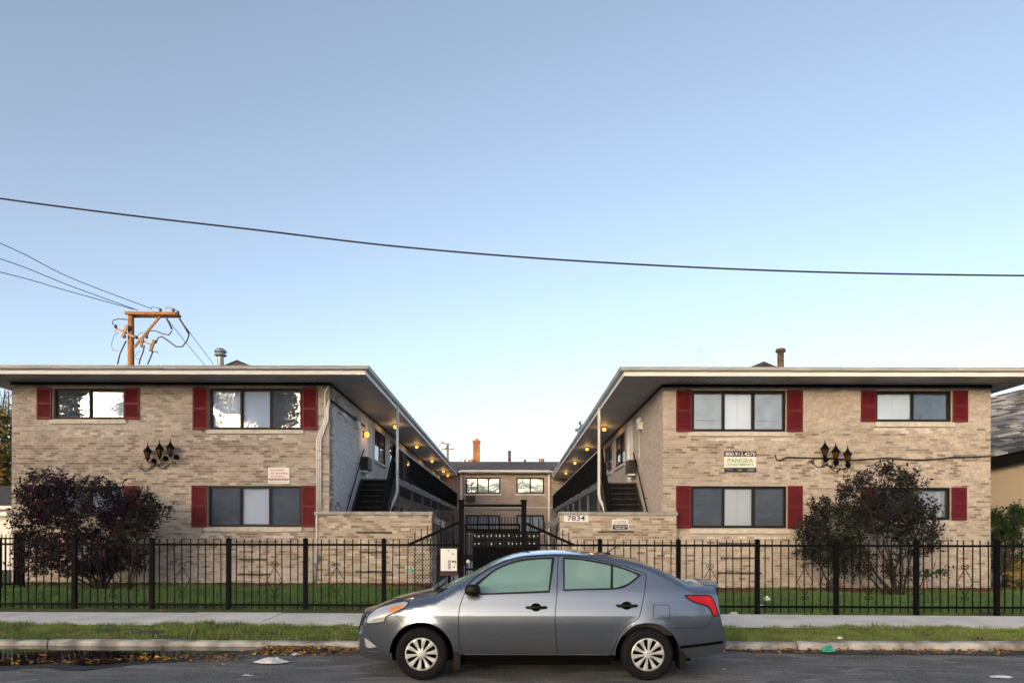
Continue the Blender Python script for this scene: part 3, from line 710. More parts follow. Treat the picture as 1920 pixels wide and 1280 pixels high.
    gab.add([(xm-gw, py_-0.35, zb), (xm+gw, py_-0.35, zb), (xm, py_-0.35, zb+0.35), (xm-gw, py_+3, zb), (xm+gw, py_+3, zb), (xm, py_+3, zb+0.35)],
            [(0,1,2), (0,2,5,3), (1,4,5,2), (3,5,4)]); build(gab, 'gablet', M['shingle'], roof)
    gv = MB(); gv.prism([(xm-0.35, zb+0.13), (xm+0.35, zb+0.13), (xm, zb+0.27)], py_-0.385, py_-0.352); build(gv, 'gablet_vent', M['steel_dark'], roof)
    # vent stack
    if Lf:
        p = PT(413, 684, 22.0); v = MB().lathe((p.x, p.y, zr0), [(0.10,0),(0.10,1.42),(0.10,1.5)], 16)
        vo = build(v, 'vent_pipe', M['galv'], roof, smooth=True)
        build(MB().lathe((p.x, p.y, Z(666,22)-0.0), [(0.12,-0.06),(0.19,-0.02),(0.19,0.0),(0.13,0.02),(0.13,0.06),(0.19,0.08),(0.185,0.13),(0.10,0.20),(0.0,0.22)], 18), 'vent_cap', M['galv'], vo, smooth=True)
    else:
        p = PT(1463, 684, 21.6); v = MB().lathe((p.x, p.y, zr0), [(0.10,0),(0.10,Z(658,21.6)-zr0)], 16)
        vo = build(v, 'vent_pipe', M['rust'], roof, smooth=True)
        build(MB().lathe((p.x, p.y, Z(659,21.6)), [(0.11,-0.02),(0.155,0.0),(0.155,0.07),(0.13,0.10),(0,0.11)], 16), 'vent_cap', M['rust'], vo, smooth=True)
    # gallery along the court
    gx0, gx1 = sorted((xi+sg*0.012, xe_i-sg*0.04)); gy0 = D+3.75
    gal = box('gallery_floor', M['slab_grey'], B, gx0, gx1, gy0, YB, zf-0.13, zf)
    xr = xe_i-sg*0.03
    e0, e1 = sorted((xr, xr+sg*0.025)); box('gallery_beam', M['slab_grey'], B, e0, e1, gy0-0.02, YB, zf-0.17, zf+0.012)
    rail = MB(); rz = zf+1.06
    rail.box(xr-0.022, xr+0.022, gy0, YB, rz-0.03, rz); build(rail, 'top_rail', M['gutter'], B)
    build(MB().box(xr-0.015, xr+0.015, gy0, YB, zf+0.07, zf+0.095), 'bottom_rail', M['iron'], B)
    bal = MB(); y = gy0+0.08
    while y < YB: bal.box(xr-0.008, xr+0.008, y, y+0.016, zf+0.095, rz-0.03); y += 0.13
    build(bal, 'baluster', M['iron'], B, kind='stuff')
    y = gy0
    while y < YB:
        box('rail_post', M['iron'], B, xr-0.02, xr+0.02, y-0.02, y+0.02, zf+0.013, rz-0.031)
        box('gallery_post', M['slab_grey'], B, xr-0.035-sg*0.03, xr+0.035-sg*0.03, y-0.035+0.6, y+0.035+0.6, 0.27, zf-0.175); y += 3.05
    # soffit lamps
    for yy in (25.3, 31.0, 36.9, 43.0, 46.0)[:5 if Lf else 4]:
        c = Vector(((xi+xe_i)/2, yy-(0 if Lf else 0.4), zs_-0.002))
        lp = thing('ceiling_lamp', 'x', 'lamp', c)
        lp['label'] = {25.3: 'nearest', 31.0: 'second', 36.9: 'third', 43.0: 'fourth', 46.0: 'farthest'}[yy]+' lit amber lamp under the '+('left' if Lf else 'right')+' gallery eaves'
        lp['group'] = 'lamps under the eaves'
        build(MB().lathe(c, [(0.0,0.0),(0.10,0.0),(0.10,-0.03),(0.0,-0.03)], 14), 'base', M['steel_dark'], lp, smooth=False)
        build(MB().lathe(c, [(0.06,-0.031),(0.078,-0.06),(0.074,-0.12),(0.04,-0.145),(0.0,-0.15)], 14), 'globe', M['lamp_lit'], lp, smooth=True)
        ld = bpy.data.lights.new('ceiling_lamp_light', 'POINT'); ld.energy = 1.6; ld.color = (1.0, 0.55, 0.2); ld.shadow_soft_size = 0.09
        lo_ = bpy.data.objects.new('light', ld); COL.objects.link(lo_); lo_.parent = lp; lo_.location = (0, 0, -0.26)
    # down pipe with an offset at the foot
    dx = xe_i+sg*0.01; yd = D+3.72
    pts = [(dx, yd, zs_+0.10), (dx, yd, zf-0.35), (dx-sg*0.03, yd, zf-0.55), (dx-sg*0.22*0.9, yd-0.25, zf-1.0), (dx-sg*0.22, yd-0.28, zf-1.12), (dx-sg*0.22, yd-0.28, 0.3)]
    dp = MB()
    for i in range(len(pts)-1): dp.bar(pts[i], pts[i+1], 0.07, 0.09, up=(0,1,0.0001))
    build(dp, 'down_pipe', M['white_paint'], B)
    return dict(B=B, D=D, s=s, sg=sg, xi=xi, xo=xo, zt=zt, zf=zf, xe=xe_i, fx=fx, fz=fz, door_y=door_y, zg=zg)
WL = wing('L'); WR = wing('R')

# ------------------------------------------------------------------ stairs, stair walls
def stair(w, name_lab, wall_lab, px0, px1, pyc, Lf):
    D, sg, xi, zf, fx, fz = w['D'], w['sg'], w['xi'], w['zf'], w['fx'], w['fz']
    S = thing('staircase', name_lab, 'staircase', (xi+sg*0.6, D+1, 0.27))
    n = 17; rise = (zf-0.27)/n; y1 = D+3.72; run = 0.212
    a, b = sorted((xi+sg*0.05, w['xe']-sg*0.06))
    for i in range(n):
        zt_ = zf-i*rise; yb = y1-i*run
        if i < n-1: build(MB().box(a+0.04, b-0.04, yb-run-0.03, yb, zt_-rise-0.045, zt_-rise), 'tread', M['stair'], S, bevel=0.004)
        build(MB().box(a+0.04, b-0.04, yb-0.012, yb+0.006, zt_-rise, zt_-0.046), 'riser', M['riser'], S)
    for xx in (a+0.02, b-0.02):
        p0 = Vector((xx, y1, zf-0.12)); p1 = Vector((xx, y1-n*run, 0.29)); build(MB().bar(p0, p1, 0.04, 0.26), 'stringer', M['stair'], S)
    # handrails
    hr = MB(); xx = xi+sg*0.10; hr.tube([(xx, y1+0.1, zf+0.95), (xx, y1-n*run+0.2, 1.25)], 0.02, 8); build(hr, 'wall_handrail', M['iron'], S, smooth=True)
    for q in (0.15, 0.5, 0.85):
        p = Vector((xx, y1+0.1, zf+0.95)).lerp(Vector((xx, y1-n*run+0.2, 1.25)), q); build(MB().tube([p, p+Vector((-sg*0.09, 0, -0.04))], 0.012, 6), 'bracket', M['iron'], S)
    xx = b-0.03 if sg > 0 else a+0.03
    hr = MB(); hr.bar((xx, y1, zf+1.0), (xx, y1-n*run+0.3, 1.35), 0.04, 0.05).bar((xx, y1, zf+0.5), (xx, y1-n*run+0.3, 0.85), 0.025, 0.03); build(hr, 'handrail', M['iron'], S)
    bl = MB()
    for i in range(n*2):
        t = (i+0.5)/(n*2); yy = y1-t*(n*run-0.3); zz = zf-t*(zf-0.35); bl.box(xx-0.007, xx+0.007, yy-0.007, yy+0.007, zz-0.02, zz+0.98)
    build(bl, 'baluster', M['iron'], S, kind='stuff')
    for yy, zz in ((y1, zf), (y1-n*run+0.3, 0.27)): box('newel', M['iron'], S, xx-0.03, xx+0.03, yy-0.03, yy+0.03, zz, zz+1.08)
    # brick screen wall in front of the stair
    x0, x1 = fx(px0), fx(px1); zc_ = fz(pyc); yf = D-0.235
    T = thing('stair_wall', wall_lab, 'wall', ((x0+x1)/2, yf, 0.2))
    brick_wall(T, x0, x1, 0.16, zc_, [], yf, col_stair, M['mortar'], 300, 31 if Lf else 32, thick=0.22)
    inner = x1 if Lf else x0
    brick_wall(T, yf+0.02, yf+1.2, 0.16, zc_, [], inner-sg*0.001, col_stair, M['mortar'], 0, 41, axis='X', sgn=sg, thick=0.2, name='return_wall')
    cp = MB(); xa, xb = x0-0.03, x1+0.03
    k = 5
    for i in range(k):
        u0 = xa+(xb-xa)*i/k+0.003; u1 = xa+(xb-xa)*(i+1)/k-0.003
        ce = MB(); pr = [(yf-0.05, zc_+0.002), (yf-0.055, zc_+0.05), (yf-0.03, zc_+0.085), (yf+0.08, zc_+0.10), (yf+0.21, zc_+0.085), (yf+0.24, zc_+0.05), (yf+0.235, zc_+0.002)]
        m_ = len(pr); ce.add([(u0, y, z) for y, z in pr]+[(u1, y, z) for y, z in pr], [tuple(range(m_)), tuple(reversed(range(m_, 2*m_)))]+[(j, m_+j, m_+(j+1) % m_, (j+1) % m_) for j in range(m_)])
        build(ce, 'coping_stone', M['coping'], T, fix=True)
    # low lean-to ledge beside the wall, over the passage
    e = sg; xw0 = inner+e*0.01; xw1 = inner+e*0.32
    lg = MB(); a_, b_ = sorted((xw0, xw1)); zz = zc_-0.10
    lg.add([(xw0, yf+0.2, zz+0.06), (xw1, yf+0.2, zz-0.10), (xw1, yf+1.6, zz-0.10), (xw0, yf+1.6, zz+0.06), (xw0, yf+0.2, zz-0.08), (xw1, yf+0.2, zz-0.24), (xw1, yf+1.6, zz-0.24), (xw0, yf+1.6, zz-0.08)],
           [(0,1,2,3), (4,7,6,5), (0,4,5,1), (1,5,6,2), (2,6,7,3), (3,7,4,0)]); build(lg, 'ledge', M['slab_grey'], T, fix=True)
    return T, yf, zc_
TL, yfl, zcl = stair(WL, 'dark steel staircase climbing to the left gallery', 'brick screen wall with stone coping in front of the left stairs', 596, 811, 966, True)
TR, yfr, zcr = stair(WR, 'dark steel staircase climbing to the right gallery', 'brick screen wall with stone coping carrying the house number', 1049, 1264, 966, False)
def ledger(parent, w, px0, px1, py, yf, wob_=0.02):
    s = F/yf; x0, x1 = (px0-960)/s, (px1-960)/s; z = CAMZ+(HZ-py)/s
    mb = MB(); n = 8; vs_ = []
    for i in range(n+1):
        x = x0+(x1-x0)*i/n; h = 0.028+random.uniform(-0.008, 0.008); zz = z+random.uniform(-0.006, 0.006); d = 0.035+random.uniform(-0.008, 0.008)
        vs_ += [(x, yf-0.012, zz-h), (x, yf-d, zz-h+0.01), (x, yf-d-0.01, zz+h), (x, yf-0.012, zz+h)]
    fs_ = [(i*4+j, i*4+(j+1) % 4, i*4+4+(j+1) % 4, i*4+4+j) for i in range(n) for j in range(4)]+[(0,1,2,3), (n*4+3, n*4+2, n*4+1, n*4)]
    mb.add(vs_, fs_); return build(mb, 'ledger_board', M['grey_wood'], parent, fix=True)
random.seed(21)
for (a, b, y) in ((668,735,998), (678,727,1035), (667,735,1072)): ledger(TL, WL, a, b, y, yfl)
for (a, b, y) in ((450,502,1049), (446,508,1077)): ledger(WL['B'], WL, a, b, y, WL['D'])
for (a, b, y) in ((1347,1421,1018), (1351,1421,1045), (1344,1428,1073)): ledger(WR['B'], WR, a, b, y, WR['D'])
ledger(WR['B'], WR, 1668, 1746, 1077, WR['D']); ledger(TR, WR, 1122, 1188, 996, yfr)

# ------------------------------------------------------------------ building across the end of the court
bx0, bx1 = -9.0, 8.0; DB = 47.6; sb = F/DB
BB = thing('apartment_building', 'brown brick apartment block closing the far end of the courtyard', 'building', (0, DB, 0))
bfx = lambda p: (p-960)/sb; bfz = lambda p: CAMZ+(HZ-p)/sb
wins = [(873,938,895,925,3), (968,1020,895,925,2), (873,938,965,998,3), (968,1020,965,998,2)]
ops = [(bfx(a), bfx(b), bfz(d), bfz(c)) for a, b, c, d, n in wins]
mb = MB(); zt_b = bfz(887)
for (a, b, c, d) in wall_cells(bx0, bx1, 0.2, zt_b, ops): mb.box(a, b, DB, DB+0.2, c, d)
build(mb, 'wall', M['brick_back'], BB)
for i, (a, b, c, d, n) in enumerate(wins):
    window(BB, bfx(a), bfx(b), bfz(d), bfz(c), DB, n, (('blind','blind_bright','blind'), ('blind','blind'), ('curtain','curtain','curtain'), ('curtain','curtain'))[i], pane='pane_far' if i < 2 else 'pane', fr=0.07)
    box('sill', M['limestone'], BB, bfx(a)-0.1, bfx(b)+0.1, DB-0.06, DB+0.05, bfz(d)-0.13, bfz(d)-0.004)
box('string_course', M['limestone'], BB, bx0+0.5, bx1-0.5, DB-0.03, DB-0.002, bfz(952), bfz(949))
box('room', M['dark_wall'], BB, bx0, bx1, DB+1.2, DB+1.3, 0.3, zt_b)
ac = box('air_conditioner', M['steel_dark'], BB, bfx(874), bfx(891), DB-0.30, DB-0.01, bfz(940), bfz(929))
for k in range(5): box('fin', M['black_trim'], ac, bfx(874)+0.03, bfx(891)-0.03, DB-0.312, DB-0.302, bfz(940)+0.05+k*0.07, bfz(940)+0.075+k*0.07)
box('soffit', M['soffit'], BB, bx0, bx1, DB-0.6, DB, zt_b+0.001, zt_b+0.03)
box('gutter', M['gutter'], BB, WL['xe']+0.13, WR['xe']-0.13, DB-0.74, DB-0.605, zt_b+0.02, zt_b+0.17, bevel=0.02)
box('fascia', M['white_paint'], BB, bx0, bx1, DB-0.60, DB-0.585, zt_b-0.02, zt_b+0.12)
rz0 = zt_b+0.175; yr = DB+5.5; zr_ = Z(865, yr)
rf = MB(); rf.add([(bx0,DB-0.75,rz0), (bx1,DB-0.75,rz0), (bx1,yr,zr_), (bx0,yr,zr_), (bx1,yr+6,rz0), (bx0,yr+6,rz0)], [(0,1,2,3), (3,2,4,5), (0,3,5), (1,4,2)])
broof = build(rf, 'roof', M['shingle'], BB)
ch = MB(); yc = DB+7.0; x0, x1 = X(886.5, yc), X(899, yc); ch.box(x0, x1, yc, yc+0.6, 4.5, Z(829, yc)); chim = build(ch, 'chimney', M['brick_chimney'], broof)
build(MB().box(x0-0.05, x1+0.05, yc-0.05, yc+0.65, Z(829, yc), Z(825, yc)), 'chimney_cap', M['brick_chimney'], chim)
build(MB().lathe(((x0+x1)/2, yc+0.3, Z(825, yc)), [(0.16,0), (0.16,0.18), (0.12,0.18), (0.0,0.17)], 12), 'chimney_pot', M['terracotta'], chim)
def bvent(px, py0, py1, r, m, y): build(MB().lathe((X(px, y), y, Z(py0, y)), [(r,0), (r,(py0-py1)/F*y-0.05), (r*1.25,(py0-py1)/F*y-0.05), (r*1.2,(py0-py1)/F*y), (0,(py0-py1)/F*y)], 12), 'roof_vent', m, broof)
bvent(955, 872, 845, 0.12, M['rust'], DB+3.5); bvent(984, 868, 861, 0.08, M['steel_dark'], DB+5); bvent(1015, 868, 860, 0.22, M['terracotta'], DB+6); bvent(882, 868, 861, 0.18, M['terracotta'], DB+6.6); bvent(869, 868, 861, 0.17, M['galv'], DB+6)
for px in (864.5, 1029): build(MB().bar((X(px, DB-0.12), DB-0.12, zt_b-0.021), (X(px, DB-0.12), DB-0.12, 0.3), 0.12, 0.1, up=(0,1,0)), 'down_pipe', M['white_paint'], BB)
# ------------------------------------------------------------------ signs
def text_mesh(txt, x0, x1, zc, h, y, offset=0.0, fit=True):
    """flat lettering facing -Y, centred between x0 and x1"""
    cu = bpy.data.curves.new('t', 'FONT'); cu.body = txt; cu.size = 1.0; cu.offset = offset; cu.extrude = 0.0; cu.resolution_u = 3
    o = bpy.data.objects.new('t', cu); COL.objects.link(o); bpy.context.view_layer.update()
    me = bpy.data.meshes.new_from_object(o.evaluated_get(bpy.context.evaluated_depsgraph_get())); bpy.data.objects.remove(o); bpy.data.curves.remove(cu)
    n = len(me.vertices); co = np.empty(n*3, np.float32); me.vertices.foreach_get('co', co); co = co.reshape(-1, 3)
    mn, mx = co.min(0), co.max(0); w, hh = mx[0]-mn[0], mx[1]-mn[1]
    sx = (x1-x0)/w if fit else h/hh; sz = h/hh
    out = np.empty_like(co); out[:, 0] = (co[:, 0]-(mn[0]+mx[0])/2)*sx+(x0+x1)/2; out[:, 1] = y; out[:, 2] = (co[:, 1]-(mn[1]+mx[1])/2)*sz+zc
    me.vertices.foreach_set('co', out.ravel()); me.materials.clear(); me.update(); return me
def sign(name, lab, px0, px1, py0, py1, yw, rows, board='sign_white', frame=None):
    """rows: (text or None, fx0, fx1, fy_centre, f_height, material); fractions of the board, from its top left. None: a plain bar"""
    s = F/yw; x0, x1, z1, z0 = (px0-960)/s, (px1-960)/s, CAMZ+(HZ-py0)/s, CAMZ+(HZ-py1)/s; y = yw-0.016
    t = thing(name, lab, 'sign', ((x0+x1)/2, yw, z0))
    box('board', M[board], t, x0, x1, y-0.012, y, z0, z1, bevel=0.002)
    w, h = x1-x0, z1-z0; k = 0
    for (txt, a, b, c, hh, m) in rows:
        if txt is None:
            k += 1; box('panel', M[m], t, x0+a*w, x0+b*w, y-0.014-0.0004*k, y-0.0125, z1-(c+hh/2)*h, z1-(c-hh/2)*h)
        else:
            me = text_mesh(txt, x0+a*w, x0+b*w, z1-c*h, hh*h, y-0.0185, 0.012); link('lettering', me, M[m], t)
    return t
sign('warning_sign', 'white sign with red NO LOITERING lettering above the lower left window', 503, 543, 877, 907, WL['D'],
     [('NO LOITERING', .12, .76, .16, .10, 'sign_red'), ('NO TRESPASSING', .12, .93, .36, .10, 'sign_red'), ('NO LITTERING', .12, .75, .55, .10, 'sign_red'),
      (None, .03, .96, .74, .13, 'sign_red'), ('VIOLATORS WILL BE PROSECUTED', .06, .93, .74, .075, 'sign_white'), (None, .08, .92, .90, .035, 'box_grey')])
sign('company_sign', 'white and black apartment letting sign with green lettering on the right wing', 1357, 1417, 845, 884, WR['D'],
     [(None, 0.0, 1.0, .13, .26, 'sign_black'), ('800.912.4270', .04, .97, .135, .175, 'sign_white'), ('PANGEA', .10, .90, .445, .20, 'sign_green'), ('APARTMENTS', .08, .91, .645, .115, 'sign_green'),
      (None, 0.0, 1.0, .895, .21, 'sign_black'), (None, .06, .26, .87, .022, 'box_grey'), (None, .76, .95, .86, .022, 'box_grey'), (None, .70, .95, .92, .022, 'box_grey'), (None, .42, .55, .90, .06, 'sign_green')])
sign('house_number_sign', 'white plate reading 7834 on the right stair wall', 1057, 1103, 963.5, 978, yfr, [('7834', .14, .86, .5, .62, 'sign_black')])
sign('warning_sign', 'small white and black NO TRESPASSING sign on the right stair wall', 1147, 1178, 973, 993, yfr,
     [('NO LOITERING', .16, .84, .16, .12, 'sign_black'), ('NO TRESPASSING', .08, .92, .34, .12, 'sign_black'), (None, .04, .96, .72, .46, 'sign_black'),
      ('VIOLATORS WILL BE', .10, .90, .64, .12, 'sign_white'), ('PROSECUTED', .22, .78, .82, .12, 'sign_white')])

# ------------------------------------------------------------------ wrought iron lanterns
def scroll(mb, c, r, turns, a0, dirn, y, rad=0.008):
    pts = []
    n = int(18*turns)
    for i in range(n+1):
        t = i/n; q = a0+dirn*t*turns*2*math.pi; rr = r*(1-0.85*t); pts.append((c[0]+rr*math.cos(q), y, c[1]+rr*math.sin(q)))
    mb.tube(pts, rad, 5)
def lantern_set(w, pos, lab):
    D, s = w['D'], w['s']; P3 = [((p-960)/s, CAMZ+(HZ-q)/s) for p, q in pos]
    t = thing('wall_lantern', lab, 'lantern', (P3[1][0], D, P3[1][1]-0.4))
    sl = (P3[2][1]-P3[0][1])/(P3[2][0]-P3[0][0]); yl = D-0.20; yb = D-0.05
    for (x, z) in P3:       # z: lower edge of the hat
        L_ = build(MB().lathe((x, yl, z), [(0.125,-0.012), (0.13,0.0), (0.10,0.03), (0.05,0.095), (0.035,0.12), (0.028,0.14), (0.014,0.16), (0.010,0.22), (0.0,0.25)], 6), 'lantern_hat', M['iron'], t)
        build(MB().lathe((x, yl, z), [(0.085,-0.014), (0.05,-0.17), (0.0,-0.171)], 6), 'lantern_glass', M['amber'], L_)
        rb = MB()
        for k in range(6):
            q = 2*math.pi*k/6; rb.bar((x+0.088*math.cos(q), yl+0.088*math.sin(q), z-0.013), (x+0.052*math.cos(q), yl+0.052*math.sin(q), z-0.172), 0.012, 0.012)
        build(rb, 'lantern_cage', M['iron'], L_)
        build(MB().lathe((x, yl, z), [(0.0,-0.27), (0.02,-0.26), (0.03,-0.22), (0.055,-0.19), (0.06,-0.172), (0.0,-0.1715)], 10), 'lantern_foot', M['iron'], L_)
        dx = 0.085
        build(MB().lathe((x+dx, D-0.06, z-0.245-0.0+sl*dx), [(0.0,-0.06), (0.05,-0.045), (0.068,-0.01), (0.06,0.04), (0.0,0.05)], 12, axis='Y'), 'rosette', M['iron'], t, smooth=True)
        build(MB().tube([(x, yl, z-0.26), (x+0.02, yl+0.03, z-0.31), (x+dx, yb, z-0.25+sl*dx)], 0.012, 6), 'arm', M['iron'], t, smooth=True)
    sc = MB(); b0, b1 = P3[0], P3[2]
    base = lambda u: (b0[0]+(b1[0]-b0[0])*u, b0[1]+(b1[1]-b0[1])*u-0.38)
    for u, r, dr in ((-0.42, 0.055, 1), (0.06, 0.075, -1), (0.22, 0.035, 1), (0.36, 0.04, -1), (0.54, 0.075, 1), (0.76, 0.035, -1), (1.02, 0.075, -1)):
        c = base(u); scroll(sc, (c[0], c[1]+0.02*dr), r, 1.5, 0.6 if dr > 0 else 2.4, dr, yb)
    pts = []
    for i in range(41):
        u = -0.62+1.65*i/40; c = base(u); pts.append((c[0], yb, c[1]-0.05+0.055*math.sin(u*8.2)))
    sc.tube(pts, 0.010, 6); c = base(0.68); sc.tube([(c[0], yb, c[1]-0.05), (c[0]+0.01, yb, c[1]-0.14)], 0.012, 6)
    build(sc, 'scroll_bracket', M['iron'], t, smooth=True)
lantern_set(WL, [(284, 849), (306, 844.5), (326, 842)], 'triple black wrought iron lantern with scrolls on the left wing')
lantern_set(WR, [(1540, 842), (1560, 847), (1582, 852)], 'triple black wrought iron lantern with scrolls on the right wing')
# cable strung along the right front
D = WR['D']; pts = [(1453,852), (1456,861), (1462,862), (1475,856), (1510,857), (1560,858), (1600,861), (1655,857), (1700,860), (1745,860), (1790,855), (1820,855), (1858,853)]
o = build(MB().tube([PT(a, b, D-0.045) for a, b in pts], 0.018, 6), 'wall_cable', M['cable'], smooth=True); tag(o, 'black cable strung along the front of the right wing', 'cable')

# ------------------------------------------------------------------ service pipes on the left wing corner
C = thing('conduit_run', 'pale conduit pipes climbing the corner of the left wing', 'conduit', (WL['fx'](600), WL['D'], 0.3))
D = WL['D']
for k, dx in enumerate((0, 3.6, 7.2)):
    pts = [(594+dx, 958), (594+dx, 824), (596+dx, 818), (607+dx*0.9, 790), (609+dx*0.8, 784)]
    pts += [(609+dx*0.8, 768), (612+dx*0.6, 758), (617, 752-k*1.5)] if k else [(609, 740), (611, 731), (616, 724)]
    build(MB().tube([PT(a, b, D-0.05) for a, b in pts], 0.022, 8), 'conduit', M['white_paint'], C, smooth=True)
for py in (846, 864): box('strap', M['galv'], C, WL['fx'](592), WL['fx'](603.5), D-0.085, D-0.012, Z(py+1, D), Z(py-1, D))
build(MB().tube([PT(593.8, 958, D-0.27), PT(593.8, 1036, D-0.27)], 0.018, 8), 'conduit', M['white_paint'], C, smooth=True)
for k in (0, 1): build(MB().tube([(WL['xi']+0.04, D-0.04, Z(752-k*2.0, D)), (WL['xi']+0.05, D+0.15, Z(752-k*2, D)), (WL['xi']+0.05, D+4.2, Z(752-k*2, D)-0.03)], 0.018, 6), 'conduit', M['black_trim'], C)
E = thing('meter_box', 'grey electric box with two pipes at the left wing corner', 'box', (WL['fx'](589), D, 0.3))
bz = lambda p: Z(p, D-0.3)
box('case', M['box_grey'], E, X(584,D-0.3), X(596,D-0.3), D-0.40, D-0.255, bz(1056), bz(1038), bevel=0.006); box('lid', M['box_grey'], E, X(583.5,D-0.3), X(596.5,D-0.3), D-0.415, D-0.401, bz(1042), bz(1037.5), bevel=0.004)
for px in (588.5, 591.5): build(MB().tube([PT(px, 1056, D-0.3), PT(px, 1096, D-0.3)], 0.016, 6), 'pipe', M['galv'], E, smooth=True)

def court_fixtures(w, Lf):
    xi, sg, D, zf, zt = w['xi'], w['sg'], w['D'], w['zf'], w['zt']; sd = 'left' if Lf else 'right'
    a = thing('air_conditioner', 'dark air conditioner through the wall above the '+sd+' stairs', 'air conditioner', (xi, D+3.9, zf))
    ya = D+3.72; x0, x1 = sorted((xi+sg*0.012, xi+sg*0.27)); z0 = zf+0.28
    box('case', M['steel_dark'], a, x0, x1, ya, ya+0.62, z0, z0+0.43, bevel=0.01)
    for k in range(8): box('fin', M['black_trim'], a, x0+0.03, x1-0.03, ya-0.008, ya-0.001, z0+0.05+k*0.048, z0+0.07+k*0.048)
    box('tray', M['white_paint'], a, x0, x1-0.05, ya+0.02, ya+0.6, z0-0.06, z0-0.012)
    f = thing('flood_light', 'white twin emergency flood light high on the '+sd+' court wall', 'lamp', (xi, D+3.3, zt-0.7))
    yy = D+(2.9 if Lf else 2.7); zz = zt-0.62; x0, x1 = sorted((xi+sg*0.012, xi+sg*0.14))
    box('case', M['white_paint'], f, x0, x1, yy, yy+0.34, zz-0.13, zz+0.09, bevel=0.01)
    for k in (0.06, 0.28): build(MB().lathe((xi+sg*0.10, yy+k, zz+0.17), [(0.02,0.06), (0.07,0.03), (0.075,-0.04), (0.0,-0.05)], 12, axis='Y'), 'lamp_head', M['white_paint'], f, smooth=True)
    build(MB().tube([(xi+sg*0.03, yy+0.5, zz-0.1), (xi+sg*0.03, yy+0.5, zf+0.7)], 0.014, 6), 'conduit', M['white_paint'], f)
    if Lf:
        h = thing('wall_lamp', 'lit amber wall lamp beside the upper left door', 'lamp', (xi, D+4.25, zt-0.85)); zl = zt-0.78; yl = D+4.15
        box('backplate', M['steel_dark'], h, xi+0.012, xi+0.035, yl-0.05, yl+0.05, zl-0.10, zl+0.10)
        build(MB().lathe((xi+0.12, yl, zl), [(0.0,-0.10), (0.05,-0.09), (0.085,-0.02), (0.08,0.05), (0.04,0.09), (0.0,0.095)], 12), 'globe', M['lamp_lit'], h, smooth=True)
        build(MB().tube([(xi+0.03, yl, zl+0.06), (xi+0.12, yl, zl+0.12)], 0.014, 6), 'arm', M['steel_dark'], h)
        ld = bpy.data.lights.new('wall_lamp_light', 'POINT'); ld.energy = 1.0; ld.color = (1.0, 0.58, 0.22); ld.shadow_soft_size = 0.08
        lo_ = bpy.data.objects.new('light', ld); COL.objects.link(lo_); lo_.parent = h; lo_.location = (0.30, -0.10, 0.02)
        c = thing('security_camera', 'white tube camera under the left soffit near the corner', 'camera', (xi, D+1.0, zt-0.6)); zc2 = zt-0.66
        build(MB().tube([(xi+0.20, D+0.75, zc2-0.03), (xi+0.20, D+1.15, zc2-0.16)], 0.045, 10), 'housing', M['white_paint'], c, smooth=True)
        build(MB().tube([(xi+0.012, D+0.95, zc2+0.02), (xi+0.19, D+0.95, zc2-0.06)], 0.015, 6), 'bracket', M['steel_dark'], c)
        box('junction_box', M['box_grey'], c, xi+0.012, xi+0.10, D+0.55, D+0.75, zc2+0.25, zc2+0.43)
court_fixtures(WL, True); court_fixtures(WR, False)

# mail boxes in the court
mbx = thing('mailbox_bank', 'dark bank of letter boxes behind the gate', 'mailbox', (-0.3, 25, 0.27)); dm = 25.0
x0, x1 = X(886, dm), X(1013, dm)
box('case', M['iron'], mbx, x0, x1, dm, dm+0.4, 0.27, Z(995, dm), bevel=0.01)
random.seed(9); n = 16; w_ = (x1-x0)/n
for r, zc_ in enumerate((Z(1004, dm), Z(1018.5, dm))):
    for i in range(n):
        d = box('letter_box', M['black_frame'], mbx, x0+i*w_+0.012, x0+(i+1)*w_-0.012, dm-0.012, dm-0.001, zc_-0.13, zc_+0.11)
        if random.random() < 0.8: box('name_card', M['sign_white'], d, x0+i*w_+0.05, x0+i*w_+0.05+random.uniform(.03,.07), dm-0.016, dm-0.0125, zc_-random.uniform(.02,.05), zc_+random.uniform(.01,.05))

